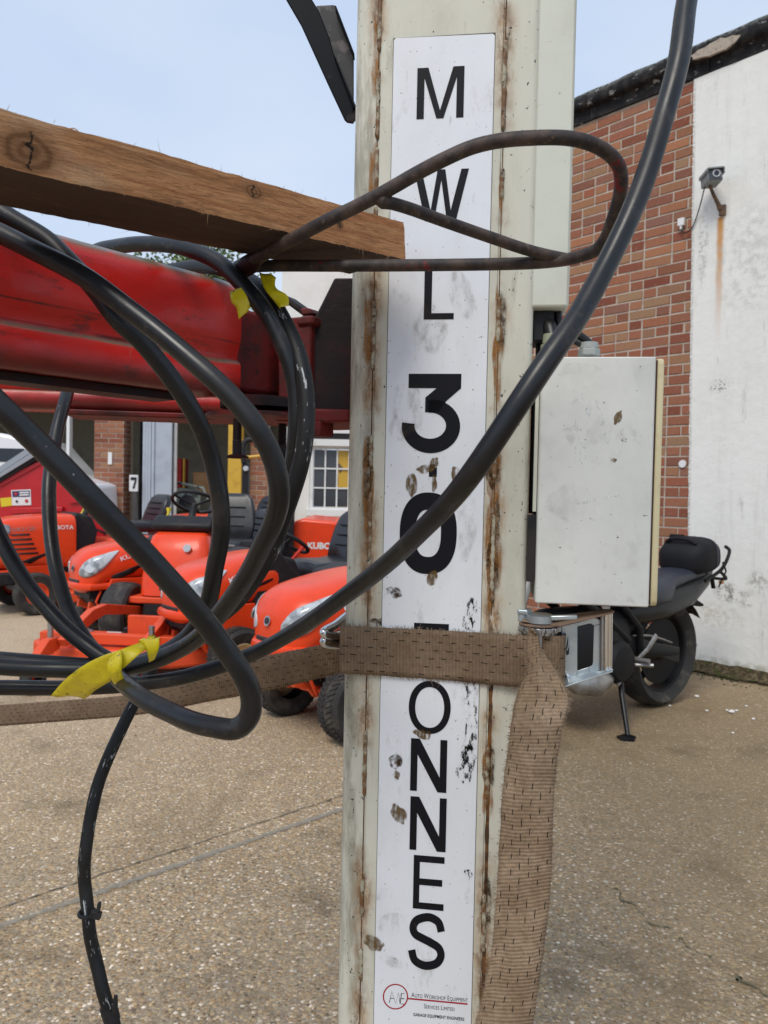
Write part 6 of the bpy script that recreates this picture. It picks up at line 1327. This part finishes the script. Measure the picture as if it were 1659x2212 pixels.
for px_, py_, r1, r2 in ((62, 326, .028, .020), (548, 414, .014, .010), (735, 486, .007, .006)):
    q = tl2(px_, py_); ex = t.math('POWER', t.math('DIVIDE', t.math('SUBTRACT', xyz[0], q.x), r1), 2); ez = t.math('POWER', t.math('DIVIDE', t.math('SUBTRACT', xyz[2], q.z), r2), 2); dd_ = t.math('SQRT', t.math('ADD', ex, ez)); dd_ = t.math('ADD', dd_, t.math('MULTIPLY', t.math('SUBTRACT', t.noise(60, 4), .5), .5))
    rg_ = t.math('SINE', t.math('MULTIPLY', dd_, 16)); kc = t.mix(t.rng(rg_, -1, 1), (.16, .075, .03), (.30, .16, .075)); c = t.mix(t.rng(dd_, .75, 1.05, 1, 0), c, kc); c = t.mix(t.math('MULTIPLY', t.rng(dd_, 1.0, 1.5, 1, 0), .35), c, (.22, .10, .045))
    c = t.mix(t.math('MULTIPLY', t.rng(t.math('ABSOLUTE', t.math('ADD', t.math('SUBTRACT', xyz[0], q.x), t.math('MULTIPLY', t.math('SUBTRACT', t.noise(45, 4, .7, loc=(px_, 0, 0)), .5), .030))), .0005, .0022, 1, 0), t.rng(dd_, .7, .95, 1, 0)), c, (.02, .012, .008))
nr = t.n('ShaderNodeTexCoord'); sn = t.n('ShaderNodeSeparateXYZ'); t.l(nr.outputs['Normal'], sn.inputs[0]); c = t.mix(t.math('MULTIPLY', t.rng(sn.outputs[2], -.85, -.4, 1, 0), t.rng(t.noise((4, 12, 12), 6, .7), .1, .5)), c, t.mix(t.noise((6, 90, 90), 5), (.065, .045, .038), (.12, .085, .07)))  # downward face mixed darker: grime, plus its shade put into the wood colour
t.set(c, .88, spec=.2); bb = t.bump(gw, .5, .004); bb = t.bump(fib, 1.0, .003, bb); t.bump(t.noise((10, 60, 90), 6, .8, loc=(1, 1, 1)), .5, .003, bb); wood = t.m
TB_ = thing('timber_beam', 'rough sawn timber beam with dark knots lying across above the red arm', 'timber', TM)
th, td = .0525, .115; nx = 90; rows = []
sec = [(0, 0)]+[(0, th*k/6) for k in range(1, 6)]+[(0.002, th), (td*.33, th), (td*.66, th), (td, th), (td, th*.5), (td, 0), (td*.75, 0), (td*.5, 0), (td*.25, 0)]
rings = []
for i in range(nx+1):
    x = -(TLn+.25)*(1-i/nx); k = .0009
    rings.append([V((x-(0 if i < nx else .0), y+k*mnoise.noise(V((x*40, y*60, z*90)))+.0012*mnoise.noise(V((x*7, 1, z*20))), z+k*1.3*mnoise.noise(V((x*60, z*40+5, y*50)))+(.0015*mnoise.noise(V((x*9, 7, y*8)))))) for y, z in sec])
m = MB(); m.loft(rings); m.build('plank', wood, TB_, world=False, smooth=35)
spl = M('splinter', (.40, .26, .14), .9); rn = random.Random(4); m = MB()
for k in range(150):
    x = -rn.random()*TLn; z, y = rn.choice([(0, 0), (0, 0), (th, .002), (0, td)]); b0 = V((x, y, z)); L_ = rn.uniform(.002, .007)*(1 if rn.random() < .9 else 3); d_ = V((rn.gauss(0, .8), -abs(rn.gauss(0, .4)) if y < .01 else .3, rn.gauss(0, .5)+(-.5 if z == 0 else .6))).normalized()*L_
    m.add([b0+V((-.0003, 0, 0)), b0+V((.0003, 0, 0)), b0+d_+V((0, 0, L_*.2))], [(0, 1, 2)])
m.build('splinters', spl, TB_, world=False, smooth=0, kind='stuff')
strand = [(165, 288), (185, 280), (200, 283), (208, 290)]
m = MB(); m.tube([P(x-5+k*0, y-1, .79) for k, (x, y) in enumerate([(142, 286), (155, 279), (165, 278), (172, 282), (177, 290)])], .0006, 5); m.build('splinter', spl, TB_)

# ------------------------------------------------------------------ bent rod guard
t = NT('rod_rust'); nzz = t.noise(14, 6, .7); c = t.mix(t.rng(t.noise(30, 6, .7), .40, .66), (.024, .019, .019), (.08, .055, .044)); c = t.mix(t.rng(nzz, .60, .66, 0, .95), c, (.17, .010, .012)); c = t.mix(t.rng(t.noise(120, 5, .75), .60, .70, 0, .7), c, (.20, .12, .07)); t.set(c, .62, spec=.4); t.bump(t.noise(110, 6, .7), .5, .0012); rod_m = t.m
RG = thing('rod_guard', 'rusty bent steel rod guard looping out in front of the post', 'rod guard', Matrix.Translation(P(520, 575, 1.03)))
rod_r = .0079
outer = [(515, 582, 1.035), (560, 556, .995), (620, 523, .945), (700, 480, .91), (770, 446, .895), (830, 415, .88), (900, 375, .865), (960, 344, .85), (1020, 318, .845), (1080, 304, .835), (1150, 298, .83), (1220, 298, .83), (1270, 308, .835), (1310, 328, .845), (1335, 356, .855), (1342, 390, .865), (1337, 430, .88), (1322, 480, .90), (1308, 515, .92), (1288, 540, .94), (1255, 553, .96), (1215, 562, .98), (1150, 568, .99), (1050, 571, 1.0), (900, 573, 1.015), (740, 574, 1.03), (600, 574, 1.045), (525, 577, 1.05)]
m = MB(); m.tube([P(*q) for q in spline(outer, 6)], rod_r, 14); m.build('outer_rod', rod_m, RG)
m = MB(); m.tube([P(*q) for q in spline([(826, 434, .884), (880, 449, .90), (960, 478, .93), (1060, 513, .96), (1150, 543, .975), (1232, 561, .985)], 5)], rod_r*.92, 12); m.build('brace_rod', rod_m, RG)
wm = MB(); wm.tube([P(812, 428, .886), P(828, 434, .884), P(846, 440, .888)], [.006, .0092, .007], 10); wm.build('weld_bead', rod_m, RG)
wm = MB(); wm.tube([P(560, 556, .997), P(538, 572, 1.02), P(520, 582, 1.045), P(512, 586, 1.05)], [.008, .0135, .0135, .006], 10); wm.build('weld_lump', black_steel, RG)

# ------------------------------------------------------------------ black hoses
t = NT('hose_rubber'); c = t.mix(t.rng(t.noise((8, 8, 8), 6, .65), .42, .72, 0, .6), (.007, .008, .010), (.022, .021, .020)); c = t.mix(t.rng(t.noise(40, 6, .75), .58, .74, 0, .6), c, (.085, .07, .055)); c = t.mix(t.rng(t.noise((9, 9, 6), 6, .7, loc=(3, 3, 3)), .54, .72, 0, .55), c, (.06, .052, .045)); c = t.mix(t.rng(t.noise(200, 3, .5), .745, .77, 0, .7), c, (.4, .38, .36)); t.set(c, t.rng(t.noise(12, 5), .3, .7, .27, .48), spec=.42); t.bump(t.noise(140, 5, .7), .15, .0008); hose = t.m
t = NT('hose_scraped'); uvs_ = t.sep('UV'); c = t.mix(t.rng(t.noise(8, 6, .65), .42, .72, 0, .6), (.008, .009, .010), (.03, .027, .025)); cmb = t.n('ShaderNodeCombineXYZ'); t.l(t.math('MULTIPLY', uvs_[0], 22), cmb.inputs[0]); t.l(t.math('MULTIPLY', uvs_[1], 9), cmb.inputs[1]); nn_ = t.n('ShaderNodeTexNoise'); nn_.inputs['Scale'].default_value = 1; nn_.inputs['Detail'].default_value = 6; nn_.inputs['Roughness'].default_value = .7; t.l(cmb.outputs[0], nn_.inputs[0])
c = t.mix(t.rng(nn_.outputs[0], .60, .635), c, (.42, .44, .45)); t.set(c, .5, spec=.3); t.bump(t.noise(140, 5, .7), .15, .0008); hose_s = t.m
HR = .0113
def cable(label, pts, r=HR, mat=None, name='black_hose', n=8, seg=16, **k):
    Q = [P(*q) for q in spline(pts, n)]
    for e_, i0, i1 in ((0, 0, 3), (-1, -1, -4)):
        if not (-20 < pts[e_][0] < 1680 and -20 < pts[e_][1] < 2232):
            d_ = (Q[i0]-Q[i1]).normalized(); ext = [Q[i0]+d_*(.07*k)-V((0, 0, .004*k*k)) for k in range(1, 10)]; Q = list(reversed(ext))+Q if e_ == 0 else Q+ext
    s0 = len(pts)*1.7; rad = [r*(1+.03*mnoise.noise(V((i*.13, s0, 2)))) for i in range(len(Q))]; Q = [q+V((mnoise.noise(V((i*.09, s0, 5))), mnoise.noise(V((i*.09, s0, 9))), mnoise.noise(V((i*.09, s0, 13)))))*.0022 for i, q in enumerate(Q)]
    m_ = MB(); m_.tube(Q, rad, seg); return tag(m_.build(name, mat or hose, smooth=180), label, 'hose', 'black rubber hoses coiled round the arm')
cable('black hose sweeping from the top right across the lettered plate to the lower left', [(1492, -60, .84), (1480, 20, .83), (1463, 140, .81), (1430, 270, .80), (1382, 410, .79), (1326, 540, .775), (1260, 660, .755), (1190, 768, .735), (1115, 880, .73), (1030, 1010, .745), (960, 1096, .80), (895, 1163, .86), (800, 1245, .95), (705, 1318, 1.03), (620, 1373, 1.10), (545, 1411, 1.14), (470, 1440, 1.155), (380, 1465, 1.155), (280, 1480, 1.15), (150, 1486, 1.14), (0, 1485, 1.13), (-90, 1480, 1.12)])
cable('thickest looking black hose, running diagonally down to a loop below the yellow tape', [(-110, 770, .66), (0, 878, .67), (70, 945, .68), (180, 1058, .69), (290, 1172, .715), (390, 1282, .74), (460, 1365, .765), (515, 1440, .78), (541, 1500, .79), (540, 1545, .795), (515, 1572, .80), (470, 1572, .81), (400, 1553, .84), (340, 1525, .88), (290, 1493, .93), (262, 1472, .98), (248, 1456, 1.02)])
cable('black hose arcing across the red arm then round the right of the coil', [(-90, 462, .86), (0, 505, .85), (85, 547, .84), (190, 605, .83), (300, 683, .815), (400, 765, .80), (480, 838, .79), (548, 915, .79), (588, 985, .80), (602, 1055, .81), (590, 1125, .83), (560, 1195, .86), (520, 1262, .89), (480, 1320, .93), (430, 1375, .97), (370, 1412, 1.0), (300, 1437, 1.02), (200, 1448, 1.03), (100, 1445, 1.03), (0, 1440, 1.03), (-90, 1434, 1.02)])
cable('black hose crossing behind the arcing one, dropping down the middle of the coil', [(-80, 410, .90), (0, 458, .89), (70, 500, .89), (130, 545, .89), (195, 612, .885), (255, 690, .88), (310, 742, .885), (365, 810, .90), (420, 895, .92), (455, 980, .94), (474, 1070, .95), (476, 1150, .96), (466, 1230, .98), (446, 1310, 1.01), (405, 1375, 1.04), (340, 1418, 1.06), (270, 1440, 1.07), (180, 1438, 1.07), (0, 1425, 1.07), (-90, 1418, 1.07)])
cable('black hose scraped white, curving over the arm down the right outside of the coil', [(330, 590, 1.35), (420, 577, 1.22), (490, 582, 1.13), (545, 612, 1.08), (592, 660, 1.03), (630, 725, 1.0), (652, 800, .98), (662, 880, .97), (655, 970, .97), (633, 1060, .98), (605, 1140, 1.0), (570, 1215, 1.02), (520, 1290, 1.05), (450, 1350, 1.09), (380, 1400, 1.12), (300, 1432, 1.14)], mat=hose_s)
cable('black hose humped over the red arm below the timber, inside of the scraped one', [(160, 600, 1.30), (200, 548, 1.22), (250, 532, 1.17), (320, 527, 1.12), (400, 537, 1.07), (470, 567, 1.04), (530, 620, 1.01), (580, 685, .99), (615, 755, .985), (635, 830, .985), (642, 910, .985), (632, 1000, 1.0), (612, 1080, 1.02), (580, 1165, 1.04), (540, 1240, 1.06), (490, 1305, 1.09), (430, 1360, 1.11), (380, 1398, 1.13), (310, 1428, 1.16)])
cable('black hose hanging behind the arm down the left side of the coil', [(185, 720, 1.50), (160, 800, 1.45), (142, 870, 1.38), (120, 950, 1.33), (108, 1050, 1.28), (110, 1150, 1.25), (124, 1240, 1.22), (152, 1325, 1.20), (190, 1390, 1.18), (230, 1425, 1.17), (280, 1442, 1.16)])
cable('black hose coming in at the far left edge and sloping down to the tape', [(-70, 1020, 1.12), (-20, 1120, 1.12), (15, 1190, 1.11), (60, 1265, 1.10), (110, 1325, 1.09), (165, 1378, 1.08), (215, 1415, 1.07), (270, 1440, 1.06)])
hg = cable('black hose hanging free below the strap with scraped flecks and a cable tie', [(330, 1440, 1.28), (300, 1500, 1.26), (272, 1556, 1.24), (240, 1622, 1.22), (212, 1695, 1.21), (195, 1765, 1.20), (185, 1840, 1.19), (183, 1910, 1.19), (190, 1985, 1.18), (203, 2060, 1.18), (222, 2135, 1.17), (242, 2200, 1.17), (262, 2270, 1.16)], r=.0098, mat=hose_s)
MW[hg.name] = Matrix()
c0 = P(188, 1972, 1.18); m = MB(); m.tube([c0+V((math.cos(a)*.0112, math.sin(a)*.0112, .001*math.sin(a))) for a in [2*math.pi*k/22 for k in range(22)]], .0032, 8, closed=True); m.build('tie_band', black_pl, hg)
m = MB(); c1 = P(207, 1976, 1.165); m.box(c1, (.016, .008, .011), Matrix.Rotation(.25, 3, 'Y')); m.build('tie_lock', black_pl, hg, bevel=.001)
m = MB(); c1 = P(213, 1962, 1.165); m.box(c1, (.005, .007, .018), Matrix.Rotation(.15, 3, 'Y')); m.build('tie_tail', black_pl, hg, bevel=.001)
a, b_ = P(233, 2172, 1.172), P(243, 2206, 1.170); m = MB(); m.tube([a, a.lerp(b_, .5), b_], [.0128, .0128, .0122], 18); m.build('cuff', black_pl, hg)
m = MB(); m.tube([P(250, 2150, 1.16), P(249, 2172, 1.158), P(246, 2190, 1.158)], [.003, .0042, .003], 8); m.build('cuff_tab', black_pl, hg)
# thin cables and conduit into the control box
def small(name, label, pts, r, mat): m_ = MB(); m_.tube(pts, r, 12); return tag(m_.build(name, mat, smooth=180), label, 'cable')
small('conduit', 'stiff black conduit dropping from the trunking into the green gland', [PL(*q) for q in spline([(po(1182, 640).x, .045, zt0+.03), (po(1186, 668).x, .04, zt0-.012), (po(1192, 700).x, .033, po(1192, 700).z), (gx1_+.001, .026, gz1_-.004)], 6)], .0125, hose)
small('thin_cable', 'thin black cable bending into the grey gland, upper of the pair', [PL(*q) for q in spline([(po(1210, 640).x, .04, zt0+.03), (po(1214, 690).x, .035, po(1214, 690).z), (po(1238, 705).x, .03, po(1238, 705).z), (po(1262, 718).x, .03, po(1262, 718).z), (gx2_+.006, .03, gz2_-.004)], 6)], .0055, hose)
small('thin_cable', 'thin black cable bending into the grey gland, lower of the pair', [PL(*q) for q in spline([(po(1204, 640).x, .052, zt0+.03), (po(1206, 695).x, .045, po(1206, 695).z), (po(1228, 716).x, .036, po(1228, 716).z), (po(1252, 730).x, .032, po(1252, 730).z), (gx2_-.006, .03, gz2_-.004)], 6)], .0055, hose)

# ------------------------------------------------------------------ yellow tape
t = NT('yellow_tape'); c = t.mix(t.rng(t.noise(20, 6, .65), .42, .72, 0, .7), (.74, .60, .010), (.52, .40, .010)); c = t.mix(t.rng(t.noise(70, 6, .75), .57, .68, 0, .85), c, (.10, .075, .02)); t.set(c, .38, spec=.5); t.bump(t.noise(38, 5, .7), .6, .003); tape_m = t.m
def tape(label, strips):
    T_ = thing('yellow_tape', label, 'tape', Matrix.Translation(P(*strips[0][0][0])))
    for k, s_ in enumerate(strips): ribbon('wrap', tape_m, [(P(*a), P(*b)) for a, b in s_], T_, n=3, K=6, thick=.0007, seed=20+k, curl=.0006, wrinkle=.0028)
tape('strip of yellow tape binding the hoses above the brown strap', [
    [((110, 1503, 1.0), (182, 1508, 1.01)), ((132, 1477, .985), (192, 1503, .995)), ((158, 1453, .968), (212, 1487, .975)), ((190, 1432, .955), (240, 1470, .962)), ((228, 1414, .95), (262, 1448, .955)), ((262, 1403, .955), (296, 1418, .955)), ((300, 1388, .975), (318, 1400, .97)), ((330, 1370, 1.0), (336, 1376, .995))],
    [((236, 1420, .95), (262, 1402, .952)), ((232, 1442, .945), (264, 1426, .945)), ((236, 1460, .95), (262, 1450, .945)), ((250, 1478, .965), (270, 1474, .955)), ((262, 1492, .985), (279, 1498, .975))],
    [((300, 1389, .96), (346, 1376, .965)), ((303, 1384, .955), (344, 1380, .955)), ((318, 1408, .955), (344, 1398, .955)), ((322, 1432, .965), (334, 1424, .965))]])
tape('torn scraps of yellow tape on the hoses where they cross the arm end', [
    [((560, 588, 1.03), (596, 598, 1.03)), ((566, 612, 1.02), (594, 616, 1.02)), ((576, 632, 1.01), (604, 628, 1.01)), ((592, 650, 1.005), (622, 640, 1.005)), ((604, 666, 1.0), (624, 660, 1.0))],
    [((496, 630, 1.0), (526, 620, 1.0)), ((500, 652, .995), (540, 640, .995)), ((510, 664, .995), (546, 652, .995)), ((516, 690, .995), (534, 674, .995))]])
